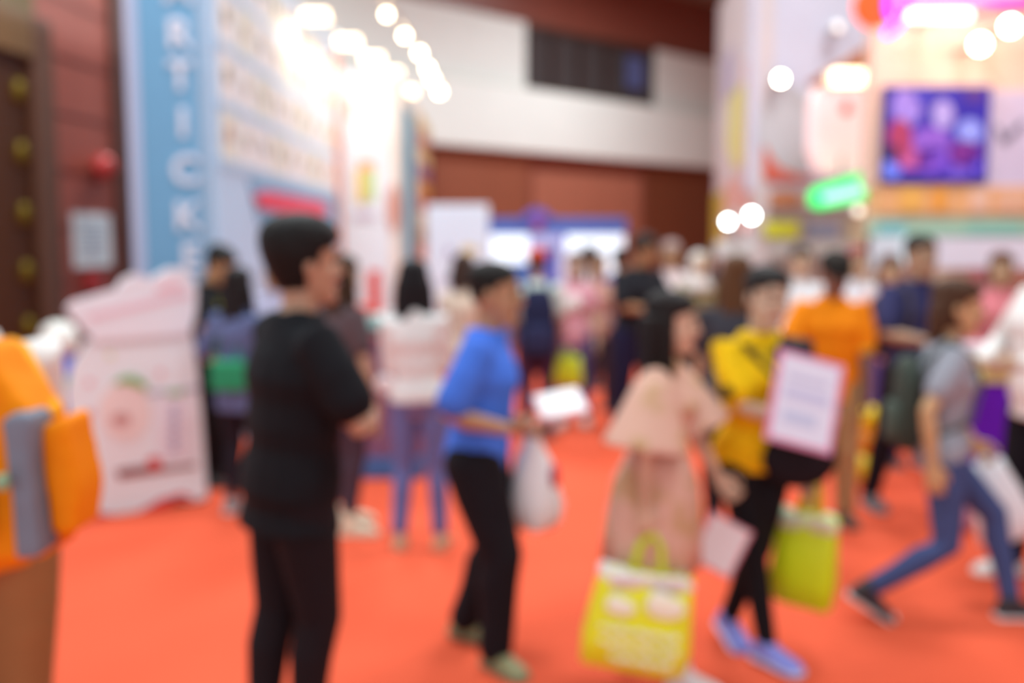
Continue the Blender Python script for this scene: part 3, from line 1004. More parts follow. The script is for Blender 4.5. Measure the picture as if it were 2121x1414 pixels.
bb = empty('fair_booth', (P(1160, 500, 16).x, 16.5, 0), 'small booth with blue header, crest and lit white panels', 'booth')
BP = Plane((P(1012, 500, 16).x, 16), (P(1300, 500, 16).x, 16))
BB = mat('4064b4', 'print')
g = MB(); BP.pbox(g, 1010, 452, 1298, 484, -.4, 0, BB); g.build('header', bb, bevel=.01)
g = MB(); BP.ppoly(g, [(1078, 458), (1090, 438), (1112, 430), (1134, 438), (1146, 458)], -.1, .06, mat('5256b4', 'print')); g.build('crest', bb)
g = MB(); BP.pbox(g, 1104, 452, 1124, 474, .06, .08, mat('a03a80', 'print')); g.build('crest_emblem', bb)
for xa, xb, n_ in ((1016, 1096, 0), (1172, 1292, 1)):
    g = MB(); BP.pbox(g, xa, 486, xb, 545 + 22 * n_, -.1, 0, mat('dceaf6', 'emit', e=.75)); g.build('lightbox', bb)
g = MB(); BP.pbox(g, 1096, 486, 1172, 700, -.12, -.02, mat('5a66c0', 'print')); g.build('centre_panel', bb)
g = MB(); BP.pbox(g, 1100, 484, 1165, 512, -.02, .03, mat('b4b8e8', 'print')); g.build('nameboard', bb)
g = MB(); BP.pbox(g, 1012, 545, 1096, 800, -.12, -.04, mat('4a78c0', 'print')); BP.pbox(g, 1172, 567, 1296, 800, -.12, -.04, mat('c4bcc4', 'print')); g.build('base_panel', bb)
g = MB(); BP.pbox(g, 1096, 524, 1104, 800, 0, .08, mat('3a66c4', 'print')); BP.pbox(g, 1158, 512, 1172, 800, 0, .08, mat('d8dcf4', 'print')); g.build('post', bb)

# ================================================================== RIGHT STANDS
# stand A: big pale panels
ya = 10.6
ra = empty('exhibition_stand', (P(1650, 500, ya).x, ya + .5, 0), 'tall pale stand with a grey disc, red block and round lit lamps', 'exhibition stand')
RS = Plane((P(1478, 500, 14.5).x, 14.5), (P(1562, 500, ya).x, ya))
zt = 5.1
g = MB(); RS.box(g, 0, (RS.B - RS.A).length, 0, zt, -.15, 0, mat('d8c8c8', 'print')); g.build('side_panel', ra)
g = MB(); RS.ppoly(g, [(1515, 200), (1545, 170), (1560, 230), (1555, 330), (1525, 350), (1508, 300)], 0, .02, mat('dcd27c', 'print'))
RS.pbox(g, 1480, 400, 1500, 530, 0, .02, mat('c4aa2c', 'print')); RS.pbox(g, 1548, 120, 1560, 480, 0, .02, mat('e08474', 'print')); RS.pbox(g, 1500, 110, 1520, 200, 0, .02, mat('b8a8c0', 'print'))
RS.pbox(g, 1503, 370, 1545, 470, 0, .02, mat('dfa89c', 'print'))
g.build('side_print', ra)
RA = Plane((P(1562, 500, ya).x, ya), (P(1816, 500, ya).x, ya))
g = MB(); RA.pbox(g, 1562, -60, 1816, 395, -.2, 0, mat('d2cfe0', 'print')); g.build('front_panel', ra)
g = MB(); RA.disc(g, 1628, 270, 62, 96, 0, .03, mat('c2c0c4', 'print'), 32); g.build('disc_print', ra)
g = MB(); RA.ppoly(g, [(1580, 300), (1608, 345), (1650, 362), (1680, 368), (1680, 376), (1580, 376)], .03, .05, mat('d4604c', 'print')); g.build('red_print', ra)
g = MB(); RA.pbox(g, 1562, 376, 1816, 430, -.2, -.02, mat('d4bcb4', 'print')); RA.disc(g, 1622, 412, 36, 20, -.02, .01, mat('c88460', 'print')); g.build('lower_fascia', ra)
g = MB(); RA.pbox(g, 1562, 428, 1816, 800, -1.2, -1.1, mat('d9d4cc', 'print')); g.build('back_panel', ra)
g = MB(); RA.pbox(g, 1770, 430, 1812, 800, -.3, -.05, mat('e6d0b0', 'print')); g.build('pillar', ra)
g = MB(); RA.pbox(g, 1562, 440, 1570, 800, -.2, -.05, mat('d8d8d8', 'print')); g.build('pillar', ra)
g = MB(); RA.pbox(g, 1582, 458, 1652, 492, .0, .05, mat('dcdc2e', 'print')); o = g.build('price_sign'); tag(o, 'small bright yellow sign hanging in the opening of the pale stand', 'sign')
g = MB(); RA.pbox(g, 1486, 500, 1770, 530, -.1, -.02, mat('dedede', 'print')); g.build('shelf_board', ra)
g = MB(); RA.pbox(g, 1674, 460, 1740, 494, -.12, -.04, mat('9aa0bc', 'print')); o = g.build('display_box'); tag(o, 'grey-blue box on the white shelf board beside the beige pillar', 'box')
# round lamps
for (px, py, Y, r_, e_, col, lb) in ((1617, 163, ya - .3, .014, 20, 'fff2d8', 'round white spotlight shining from the face of the pale stand'),
                                 (1737, 57, ya - .3, .012, .5, 'fff2e8', 'dim round lamp high on the pale stand'),
                                 (1508, 459, 11.5, .013, 14, 'f0ffff', 'cool white lamp beside the yellow edge of the stand'),
                                 (1557, 446, 10.2, .014, 14, 'f0ffff', 'cool white lamp above the small yellow sign'),
                                 (1778, 436, ya - .3, .013, 1.0, 'fff4e0', 'soft white lamp under the green neon sign')):
    q = P(px, py, Y); e = empty('spotlight', q, lb, 'lamp', 'round lamps on the right stands')
    g = MB(); g.ball(q, r_ * 3.2, mat(col, 'emit', e=e_ * 2)); g.build('bulb', e)
    g = MB(); g.tube([q + V((0, .06, 0)), q + V((0, .2, .02)), q + V((0, .34, .02))], [.07, .05, .03], mat('c8c8c8', 'metal')); g.build('housing', e)
# shaped lit sign in front of stand A
ls = empty('lightbox_sign', P(1750, 240, 9.6), 'pink-white lit sign board with slanting orange-brown roof edge', 'lit sign')
LS = Plane((P(1680, 500, 9.6).x, 9.6), (P(1816, 500, 9.6).x, 9.6))
g = MB(); LS.ppoly(g, [(1688, 205), (1700, 175), (1812, 130), (1814, 320), (1790, 352), (1735, 360), (1700, 350), (1686, 310)], -.25, 0, mat('f6d2d2', 'emit', e=.45)); g.build('lit_board', ls)
g = MB(); LS.ppoly(g, [(1690, 160), (1800, 92), (1814, 104), (1814, 128), (1702, 178)], -.28, .05, mat('b06a44', 'print')); g.build('roof_edge', ls)
g = MB(); LS.ppoly(g, [(1740, 230), (1756, 205), (1764, 232), (1752, 240)], 0, .02, mat('e8685c', 'print')); LS.pbox(g, 1806, 190, 1814, 300, 0, .02, mat('e89078', 'print')); g.build('red_print', ls)
g = MB(); g.tube([P(1748, 190, 9.75), P(1748, 180, ya - .1)], .03, mat('b8b8b8', 'metal')); g.build('bracket', ls)
q = P(1762, 160, 9.25)
e = empty('floodlight', q, 'wide glaring floodlight over the pink-white lit sign', 'floodlight')
g = MB(); g.box(q, (.34, .1, .13), mat('ffe8c0', 'emit', e=4)); g.build('lamp_glass', e, bevel=.02)
g = MB(); g.box(q + V((0, .09, 0)), (.38, .08, .17), mat('c0b0a0', 'metal')); g.tube([q + V((0, .1, 0)), q + V((0, .38, .05))], .02, mat('c0b0a0', 'metal')); g.build('housing', e)
# green neon sign
ng = empty('neon_sign', P(1742, 395, 9.2), 'glowing green slanted sign with a white line of writing', 'neon sign')
NS = Plane((P(1680, 500, 9.2).x, 9.2), (P(1816, 500, 9.2).x, 9.2))
g = MB(); NS.ppoly(g, [(1682, 402), (1692, 388), (1730, 376), (1790, 356), (1808, 366), (1808, 392), (1798, 412), (1740, 424), (1700, 432), (1684, 424)], -.12, 0, mat('00d868', 'emit', e=1.25)); g.build('glowing_board', ng)
g = MB(); NS.ppoly(g, [(1700, 403), (1755, 388), (1784, 380), (1790, 390), (1784, 402), (1755, 408), (1706, 418)], 0, .02, mat('b0ffd8', 'emit', e=1.2)); g.build('lettering', ng)
g = MB(); g.tube([NS.pt(NS.uv(1745, 390)[0], NS.uv(1745, 370)[1], -.06), NS.pt(NS.uv(1745, 390)[0], NS.uv(1745, 350)[1] + .12, -.06)], .015, mat('a0a0a0', 'metal'))
g.build('hanger', ng)

# stand B: warm-lit, screen, counters
yb = 8.6
rb = empty('exhibition_stand', (P(1980, 500, yb).x, yb + 1, 0), 'warm-lit stand with purple screen, orange fascia and teal stripe', 'exhibition stand')
RB = Plane((P(1818, 500, yb).x, yb), (P(2500, 500, yb).x, yb))
g = MB(); RB.pbox(g, 1818, -120, 2500, 386, -.2, 0, mat('ecc8b4', 'paint')); g.build('upper_wall', rb)
g = MB(); RB.pbox(g, 1812, 386, 2500, 442, -.2, .04, mat('ecb078', 'print')); g.build('orange_fascia', rb)
g = MB()
for xa, xb, c in ((1930, 1950, 'f0a02c'), (1860, 1905, 'f0b458'), (2005, 2040, 'ecc0a8'), (2060, 2121, 'e8b494')):
    RB.pbox(g, xa, 390, xb, 438, .04, .06, mat(c, 'print'))
g.build('fascia_print', rb)
g = MB(); RB.pbox(g, 1812, 442, 2500, 458, -.2, .0, mat('e6d4b4', 'print')); g.build('cream_strip', rb)
g = MB(); RB.pbox(g, 1812, 458, 2500, 488, -.2, .03, mat('a4ccb4', 'print')); RB.pbox(g, 1816, 460, 1872, 486, .03, .04, mat('7cc0c4', 'print')); RB.pbox(g, 2000, 460, 2110, 486, .03, .04, mat('8cc8b8', 'print')); g.build('teal_stripe', rb)
g = MB(); RB.pbox(g, 1928, 492, 2500, 555, -.2, .05, mat('e6e2f0', 'print')); g.build('white_nameboard', rb)
g = MB(); RB.pbox(g, 1812, 488, 1862, 556, -.2, .05, mat('dce4ee', 'print')); g.build('end_nameboard', rb)
g = MB(); RB.pbox(g, 1790, 556, 2500, 1000, -1.2, -1.1, mat('dcaea0', 'print')); g.build('back_panel', rb)
g = MB(); RB.pbox(g, 1812, 488, 1822, 1046, -.2, -.1, mat('e8dcc8', 'print')); g.build('pillar', rb)
# goods on the shelves of stand B
sh = empty('goods_shelf', RB.pt(RB.uv(1990, 600)[0], 0, -1), 'pale shelf unit at the back of the warm-lit stand', 'shelf')
for py in (600, 650, 700):
    g = MB(); RB.pbox(g, 1880, py, 2160, py + 6, -1.1, -.8, mat('e8d8d0', 'print')); g.build('shelf_board', sh)
g = MB(); RB.box(g, RB.uv(1878, 600)[0], RB.uv(1884, 600)[0], 0, RB.uv(1884, 560)[1], -1.1, -.8, mat('e8d8d0', 'print')); RB.box(g, RB.uv(2156, 600)[0], RB.uv(2162, 600)[0], 0, RB.uv(1884, 560)[1], -1.1, -.8, mat('e8d8d0', 'print')); g.build('upright', sh)
cols = ['c8606c', 'e8a0a0', 'd8a488', 'f0dcd0', 'b06068', 'e8c8b0', 'd07880']
cn = {'c8606c': 'crimson', 'e8a0a0': 'pink', 'd8a488': 'tan', 'f0dcd0': 'cream', 'b06068': 'maroon', 'e8c8b0': 'beige', 'd07880': 'rose'}
k = 0
for row, py in (('top', 600), ('middle', 650), ('bottom', 700)):
    zz = RB.uv(1990, py)[1]
    for i, px in enumerate((1908, 1944, 1980, 2052, 2096, 2132)):
        c = cols[(i * 3 + k) % 7]; k += 1
        u = RB.uv(px, py)[0]; hh = .10 + .06 * ((i * 7 + k) % 3)
        g = MB(); RB.box(g, u - .055, u + .055, zz, zz + hh, -1.02, -.9, mat(c, 'print')); o = g.build('goods_box', bevel=.006)
        side_ = ['beside the shelf end post', 'second from the post', 'third from the post', 'fourth from the post', 'fifth from the post', 'at the far end'][i]
        tag(o, '%s carton on the %s shelf of the warm-lit stand, %s' % (cn[c], row, side_), 'box', 'cartons on the stand shelves')
# screen
scn = empty('video_screen', RB.pt(RB.uv(1930, 280)[0], RB.uv(1930, 378)[1], .05), 'square video screen showing purple and blue figures', 'screen')
g = MB(); RB.pbox(g, 1826, 180, 2038, 380, 0, .06, mat('221c58', 'plastic')); g.build('bezel', scn, bevel=.01)
g = MB()
RB.pbox(g, 1830, 184, 2034, 376, .06, .075, mat('2c1c94', 'emit', e=.36))
for px, py, rx, ry, c in ((1870, 225, 30, 38, '8c74c8'), (1856, 290, 26, 42, '9a3058'), (1945, 240, 22, 30, '9c8cc8'), (2000, 275, 26, 26, '8890e0'), (1920, 295, 40, 30, '8050b8'), (1880, 330, 44, 22, 'b05090'), (1930, 335, 40, 28, '7848c0'), (1990, 320, 34, 28, '702080'), (1840, 350, 18, 22, '6a7ce8'), (2010, 200, 22, 14, '4a2878'), (1970, 355, 44, 14, '6a4cc0'), (1838, 318, 14, 16, '30184c'), (1900, 200, 16, 14, '3c34b0'), (2010, 340, 16, 22, '6c50d0')):
    RB.disc(g, px, py, rx, ry, .075, .08 + .002 * (px % 5), mat(c, 'emit', e=.36), 20)
g.build('picture', scn)
# lavender poster right of the screen
po = empty('poster', RB.pt(RB.uv(2090, 280)[0], RB.uv(2090, 388)[1], .03), 'lavender poster with dark slanting strokes beside the screen', 'poster')
g = MB(); RB.pbox(g, 2046, 188, 2240, 388, 0, .03, mat('d4c6e0', 'print')); g.build('sheet', po)
g = MB(); RB.ppoly(g, [(2058, 262), (2066, 262), (2078, 285), (2110, 250), (2121, 254), (2080, 300), (2068, 296)], .03, .04, mat('7c748c', 'print')); g.build('print', po)
# round neon feature at the top
nf = empty('neon_ring_sign', P(1835, 20, 8.0), 'orange lantern disc ringed with magenta neon tube at the stand corner', 'neon sign')
NF = Plane((P(1700, 500, 8.0).x, 8.0), (P(2121, 500, 8.0).x, 8.0))
g = MB(); NF.disc(g, 1818, 8, 42, 46, -.1, 0, mat('ff3c06', 'emit', e=1.8)); g.build('orange_disc', nf)
g = MB(); g.tube([NF.pt(*NF.uv(1806 + 68 * math.cos(t), -6 + 84 * math.sin(t)), .06) for t in [math.radians(a) for a in range(-20, 75, 8)]], .032, mat('f010d0', 'emit', e=5)); g.build('magenta_tube', nf)
g = MB(); g.tube([NF.pt(*NF.uv(1870 + 30 * math.cos(t), 10 + 45 * math.sin(t)), .03) for t in [math.radians(a) for a in range(150, 260, 10)]], .04, mat('6a30ff', 'emit', e=2.0)); g.build('violet_tube', nf)
g = MB(); g.tube([NF.pt(*NF.uv(1818, 30), -.05), V((P(1830, 20, 8.3).x, 8.6, P(1830, 20, 8.3).z))], .03, mat('a0a0a0', 'metal')); g.build('bracket', nf)
nb = empty('neon_tube', P(2060, 8, 8.3), 'magenta and red neon tube along the upper edge of the warm-lit stand', 'neon sign')
g = MB(); g.tube([P(1870, 12, 8.35), P(1990, -6, 8.35), P(2060, 4, 8.35), P(2180, 0, 8.35)], .03, mat('f02898', 'emit', e=2.0)); g.build('magenta_tube', nb)
g = MB(); g.tube([P(2020, 34, 8.38), P(2070, 20, 8.38), P(2180, 12, 8.38)], .035, mat('ff4048', 'emit', e=1.8)); g.build('red_tube', nb)
for (px, py, wpx, e_, lb) in ((1940, 32, 130, 3, 'long white strip light under the neon on the warm-lit stand'), (2030, 92, 0, 24, 'bright round spotlight lower on the peach wall'), (2093, 54, 0, 24, 'bright round spotlight higher on the peach wall')):
    q = P(px, py, 8.2)
    e = empty('strip_light' if wpx else 'spotlight', q, lb, 'lamp')
    g = MB()
    if wpx: g.box(q, (wpx / 2000 * 8.2, .08, .06), mat('fff4ec', 'emit', e=e_))
    else: g.ball(q, .062, mat('ffe8c8', 'emit', e=e_))
    g.build('bulb', e)
    g = MB(); g.tube([q + V((0, .05, 0)), q + V((0, .38, .02))], .035, mat('c0b8b0', 'metal')); g.build('housing', e)
for px, py in ((1940, 45), (2060, 80)):
    l = bpy.data.lights.new('stand_lamp_glow', 'POINT'); l.energy = 6; l.color = (1, .74, .5); l.shadow_soft_size = .15
    lo = bpy.data.objects.new('stand_lamp_glow', l); C.objects.link(lo); lo.location = P(px, py, 7.9)

# purple counter
yc = 6.3
pc = empty('counter', (P(2110, 900, yc).x, yc, 0), 'counter wrapped in purple cloth with a yellow top strip', 'counter')
xa, xb = P(2002, 900, yc).x, P(2400, 900, yc).x
g = MB(); g.box(((xa + xb) / 2, yc + .3, .40), (xb - xa, .6, .80), mat('6a1cc4', 'cloth')); g.build('purple_skirt', pc, bevel=.02)
g = MB(); g.box(((xa + xb) / 2, yc + .3, .84), (xb - xa + .06, .66, .09), mat('d4c87c', 'print')); g.build('counter_top', pc, bevel=.01)
for i, (px, c, dd, lb) in enumerate(((2020, 'e6dcea', (.22, .2, .14), 'pale lilac box stacked on the purple counter'), (2062, '8a92cc', (.16, .16, .07), 'flat blue box on the purple counter'), (2100, 'a8484c', (.14, .14, .22), 'dark red box on the purple counter'))):
    q = P(px, 800, yc + .25); g = MB(); g.box((q.x, yc + .25, .886 + dd[2] / 2), dd, mat(c, 'print')); o = g.build('goods_box', bevel=.006); tag(o, lb, 'box')
# counter by the left stand
yl = 6.9
lc = empty('counter', (P(780, 900, yl).x, yl, 0), 'mauve promotion counter with a blue foot beside the picture wall', 'counter')
xa, xb = P(722, 900, yl).x, P(872, 900, yl).x
g = MB(); g.box(((xa + xb) / 2, yl + .2, .58), (xb - xa, .4, .86), mat('7c5a7c', 'print')); g.build('body', lc, bevel=.02)
g = MB(); g.box(((xa + xb) / 2, yl + .2, .08), (xb - xa + .03, .44, .15), mat('3c6ca8', 'print')); g.build('foot', lc, bevel=.01)
g = MB(); g.box(((xa + xb) / 2, yl + .2, 1.03), (xb - xa + .06, .46, .04), mat('b05a6c', 'print')); g.build('counter_top', lc, bevel=.01)
for px, c, dd, lb in ((748, 'e4564a', (.13, .2, .2), 'red carton on the mauve counter'), (782, 'a8d4d0', (.14, .2, .13), 'pale teal carton on the mauve counter'), (815, 'e8e0e0', (.12, .16, .16), 'white carton on the mauve counter'), (768, '4c5c54', (.2, .06, .05), 'dark green flat tin at the front of the mauve counter')):
    dz = 0; yy = yl + .22 if dd[1] > .1 else yl + .03
    q = P(px, 680, yy); g = MB(); g.box((q.x, yy, 1.052 + dd[2] / 2), dd, mat(c, 'print')); o = g.build('goods_box', bevel=.006); tag(o, lb, 'box')
q = P(798, 795, 6.9)
g = MB(); g.ball(q, (.07, .02, .07), mat('f4f4f6', 'plastic')); g.tube([q + V((0, .02, 0)), V((q.x, yl + .01, q.z))], .02, mat('d0d0d0', 'metal')); o = g.build('round_plate'); tag(o, 'small white disc fixed to the front of the mauve counter', 'plate')

# ================================================================== STANDEE (pouch shaped board)
sa, sb_ = P(165, 1075, 5.85), P(432, 1040, 6.3)
sd = empty('cardboard_standee', ((sa.x + sb_.x) / 2, 6.07, 0), 'white pouch-shaped cardboard standee with a leaf picture and red wave foot', 'standee')
SD = Plane((sa.x, 5.87), (sb_.x, 6.27))
outline = [(200, 1072), (158, 960), (140, 820), (150, 760), (178, 712), (196, 700), (330, 690), (392, 676), (405, 720), (418, 860), (430, 1030), (400, 1040), (350, 1032), (300, 1052), (262, 1070)]
g = MB(); SD.ppoly(g, outline, -.08, 0, mat('e8eef2', 'print')); g.build('board', sd)
top = [(136, 640), (150, 625), (240, 600), (252, 580), (275, 568), (300, 572), (312, 580), (330, 566), (350, 556), (378, 556), (398, 575), (406, 600), (404, 650), (392, 690), (330, 696), (196, 706), (170, 680)]
g = MB(); SD.ppoly(g, top, -.05, .03, mat('ecebf2', 'print')); g.build('header_board', sd)
g = MB(); SD.ppoly(g, [(180, 650), (390, 600), (390, 614), (184, 664)], .03, .036, mat('eccad4', 'print'))
SD.ppoly(g, [(320, 590), (360, 578), (378, 584), (378, 596), (322, 606)], .03, .036, mat('f0c8d0', 'print')); g.build('header_print', sd)
g = MB()
SD.disc(g, 258, 850, 54, 62, 0, .01, mat('ecdcd8', 'print')); SD.disc(g, 250, 868, 20, 13, .01, .016, mat('c89490', 'print'))
g.build('fruit_print', sd)
g = MB(); SD.ppoly(g, [(234, 794), (250, 780), (275, 777), (298, 790), (306, 808), (285, 800), (262, 792)], .01, .02, mat('7cb45c', 'print')); g.build('leaf_print', sd)
g = MB(); SD.ppoly(g, [(305, 812), (412, 800), (412, 806), (306, 818)], 0, .008, mat('a8a4b4', 'print')); SD.pbox(g, 320, 820, 402, 955, 0, .006, mat('e6e2ea', 'print'))
for i in range(6): SD.pbox(g, 352, 840 + i * 17, 368, 850 + i * 17, .006, .012, mat('a8a0c0', 'print'))
SD.pbox(g, 345, 808, 380, 818, .008, .014, mat('9cc48c', 'print'))
for px, py, c in ((185, 792, 'e8a8b0'), (332, 772, 'ecb0b4'), (228, 736, 'e0e0b0'), (185, 855, 'e08c94')): SD.disc(g, px, py, 7, 7, 0, .01, mat(c, 'print'), 12)
g.build('label_print', sd)
g = MB(); SD.ppoly(g, [(238, 975), (262, 968), (310, 964), (316, 944), (332, 950), (334, 968), (405, 960), (405, 966), (320, 980), (262, 988), (248, 992)], 0, .012, mat('8c4a48', 'print')); SD.disc(g, 318, 958, 14, 14, .012, .02, mat('d8504c', 'print')); g.build('berry_print', sd)
g = MB(); SD.ppoly(g, [(192, 1060), (262, 1070), (300, 1052), (330, 1034), (378, 1020), (406, 1034), (370, 1032), (340, 1052), (300, 1090), (200, 1084)], -.02, .02, mat('d42c34', 'print')); g.build('wave_foot', sd)
g = MB(); m_ = mat('3a2a2c', 'plastic')
for px in (215, 370):
    u = SD.uv(px, 1000)[0]; SD.box(g, u - .04, u + .04, 0, .5, -.5, -.09, m_) if False else g.tube([SD.pt(u, .02, -.42), SD.pt(u, .55, -.09)], .02, m_)
    g.tube([SD.pt(u, .02, -.45), SD.pt(u, .02, -.05)], .02, m_)
g.tube([SD.pt(SD.uv(205, 1000)[0], .02, -.04), SD.pt(SD.uv(425, 1000)[0], .02, -.04)], .025, m_)
g.build('support_leg', sd)
# blue bottle behind the standee
q = P(124, 740, 6.8)
bt = empty('display_bottle', (q.x, 6.8, 0), 'large blue display bottle with white cap behind the white standee', 'bottle')
def rnd(zs, m): 
    gg = MB(); gg.loft([arc(V((q.x, 6.8, z)), r, r, V((1, 0, 0)), V((0, 1, 0)), 24) for z, r in zs], m); return gg
rnd([(0, .13), (.3, .14), (.62, .14), (.72, .14), (.84, .13), (.92, .09), (.96, .07)], mat('2444c8', 'plastic')).build('bottle_body', bt)
rnd([(.70, .143), (.78, .141)], mat('4ca08c', 'print')).build('band', bt)
rnd([(.93, .10), (.96, .125), (1.06, .13), (1.13, .10), (1.16, .04)], mat('f2eee6', 'plastic')).build('bottle_cap', bt)
# balloon column
q = P(1798, 960, 6.75)
bc = empty('balloon_tower', (q.x, 6.75, 0), 'yellow and orange stacked balloon column standing on the red carpet', 'balloon')
for z, r, c in ((.12, .12, 'f8d800'), (.32, .10, 'f09a08'), (.47, .10, 'fcd400')):
    g = MB(); g.ball((q.x, 6.75, z), (r, r, r * 1.0), mat(c, 'plastic'), seg=20, rings=14); g.build('balloon', bc)
# pink paper bag on the floor
q = P(1960, 1105, 5.65)
tote((q.x, 5.65, .36), 12, .16, .34, .09, 'd8a8c4', None, 180, 'pale pink paper bag on the carpet behind the striding jeans', handle=.02, name='paper_bag', taper=1.0)

# ================================================================== PEOPLE
BLK = '16161b'
# near man in black, seen from behind
J = person(fx(618, 3.05), 3.05, 56, 1.765, 'tallest person, in loose black T-shirt and black trousers, forearms raised, back turned', skin='c08468', vox=.0065,
           shirt=dict(c='141419', hem=-.12, ease=.03, sleeve=.66, sflare=.022, collar='101014', flare=.05), legs=dict(c='1b161b', top=.0, ease=.012), hair=('15100f', 'full'), shoes=dict(c='1c1a1a', sole='2c2a2a', lace='2c2a2a'),
           lean=3, side=2, yaw=4, nod=-2, wide=1.02, feet=dict(R=dict(p=(.02, .01, 0)), L=dict(p=(-.10, -.09, 0))), hands=dict(R=dict(p=(.06, .22, 1.16), pole=(1, -.1, -.8), dir=(-.9, .2, .35), palm=(-.2, -1, 0), curl=.5),
                                               L=dict(p=(.0, .22, 1.08), pole=(-1, .1, -.8), dir=(.9, .15, .1), palm=(0, -1, 0), curl=.5)))
# man in the blue polo
yb2 = 3.85
J = person(fx(990, yb2), yb2, 98, 1.63, 'person in bright blue polo shirt and black trousers walking with a white booklet', skin='b87a58', vox=.0065,
           shirt=dict(c='4a78e0', hem=-.05, ease=.026, sleeve=.78, sflare=.022, collar='3c68d4'), legs=dict(c='18141a', top=.03, ease=.03), hair=('17110e', 'crop'), shoes=dict(c='8f8c62', sole='6c7458', lace='a8a47c'),
           lean=5, yaw=4, nod=2, wide=1.04, hipdrop=.012,
           feet=dict(R=dict(p=(.08, .09, .0), yaw=40), L=dict(p=(-.18, -.09, .02), yaw=5, pitch=-8)),
           hands=dict(R=dict(p=(.20, .16, 1.05), pole=(.3, -1, -.1), palm=(-.3, .1, 1), curl=.7, dir=(-.15, 1, .05)), L=dict(p=(-.08, .15, 1.03), pole=(-.5, -1, -.4), palm=(.6, 0, .6), curl=1.0, dir=(.1, 1, -.4))))
hR = J['al']['Rh']
bc_ = P(1160, 838, hR.y + .05)
board(P(1160, 836, hR.y + .03), (1, .1, .18), (-.15, .95, .22), .185, .23, .014, 'white booklet with pink edge held out by person in blue polo', 'booklet', 'booklet', 'f6f2f0', rim='f0c0cc')
hL = J['al']['Lh']
q = P(1098, 880, hL.y)
plastic_bag(V((hL.x, hL.y, hL.z - .01)), .22, .40, 'white plastic carrier bag hanging from hand of person in blue polo', sway=(-.02, 0), stain='b8284c')
# woman in pink dress
PINK = flower_mat('deb09c', 'caa47c', 7, .52)
yp = 3.66
def bell(J):
    for nm in 'LR':
        sh_, el, wr = J['al'][nm]; g = MB()
        d = (el - sh_).normalized()
        g.loft([arc(sh_.lerp(el, f), r * 1.0, r, d.cross(V((.3, 1, .1))).normalized(), d.cross(d.cross(V((.3, 1, .1))).normalized()).normalized(), 24) for f, r in ((-.05, .06), (.15, .085), (.5, .115), (.82, .145), (1.04, .165))], PINK)
        g.build('bell_sleeve', J['root'], remesh=.012, smooth=1)
def dress_skirt(J):
    g = MB(); rings = []
    for z, a, b in ((.16, .15, .115), (.08, .18, .15), (0, .21, .185), (-.1, .225, .20), (-.22, .235, .21), (-.36, .235, .215)):
        c = J['T']((0, 0, z))
        rings.append([c + (J['TX'] * math.cos(t) * a * (1 + .05 * math.sin(8 * t) * (-z + .2)) + J['TY'] * math.sin(t) * b * (1 + .05 * math.sin(8 * t) * (-z + .2))) * J['s'] for t in [2 * math.pi * j / 48 for j in range(48)]])
    g.loft(rings, PINK); g.build('skirt', J['root'])
J = person(fx(1352, yp), yp, 108, 1.51, 'person with long dark hair in a pale pink bell-sleeved dress carrying the yellow tote', skin='d9a184', sex='f', vox=.0065,
           shirt=dict(m=PINK, hem=.05, ease=.024, sleeve=.5, sflare=.03, name='bodice'), hair=('1c1210', 'long', 1.4), shoes=dict(c='e6dede', sole='f0ecec', lace='f4f4f4'), legs=None,
           lean=3, yaw=-2, nod=2, wide=1.10, feet=dict(R=dict(p=(.08, .14, 0), yaw=10), L=dict(p=(-.10, -.10, .02), pitch=-10)),
           hands=dict(R=dict(p=(.25, -.01, .735), pole=(.4, -1, 0), palm=(-1, 0, 0), curl=1.5), L=dict(p=(-.20, .30, .78), pole=(-.3, -1, -.2), palm=(.7, 0, .3), curl=1.2, dir=(.1, .7, -.7))), extras=(bell, dress_skirt))
hR = J['al']['Rh']; q = P(1352, 1105, hR.y)
tote((hR.x + .03, hR.y, hR.z - .03), -8, .365, .375, .13, 'f0f228', 'f2f0ee', 185, 'large yellow tote bag with white print hanging from person in pink dress', handle=.145, hcol='c8d420', taper=1.10,
     prints=[(-.22, .27, .20, .12), (.22, .34, .15, .09), (.0, .56, .40, .045), (-.02, .70, .40, .045), (-.06, .84, .32, .045)])
hL = J['al']['Lh']
board(P(1492, 1128, hL.y), (1, 0, -.55), (.5, .2, 1), .19, .21, .015, 'pink and white folder held low beside the pink dress', 'folder', 'folder', 'f4e8ea', rim='e88c9c')
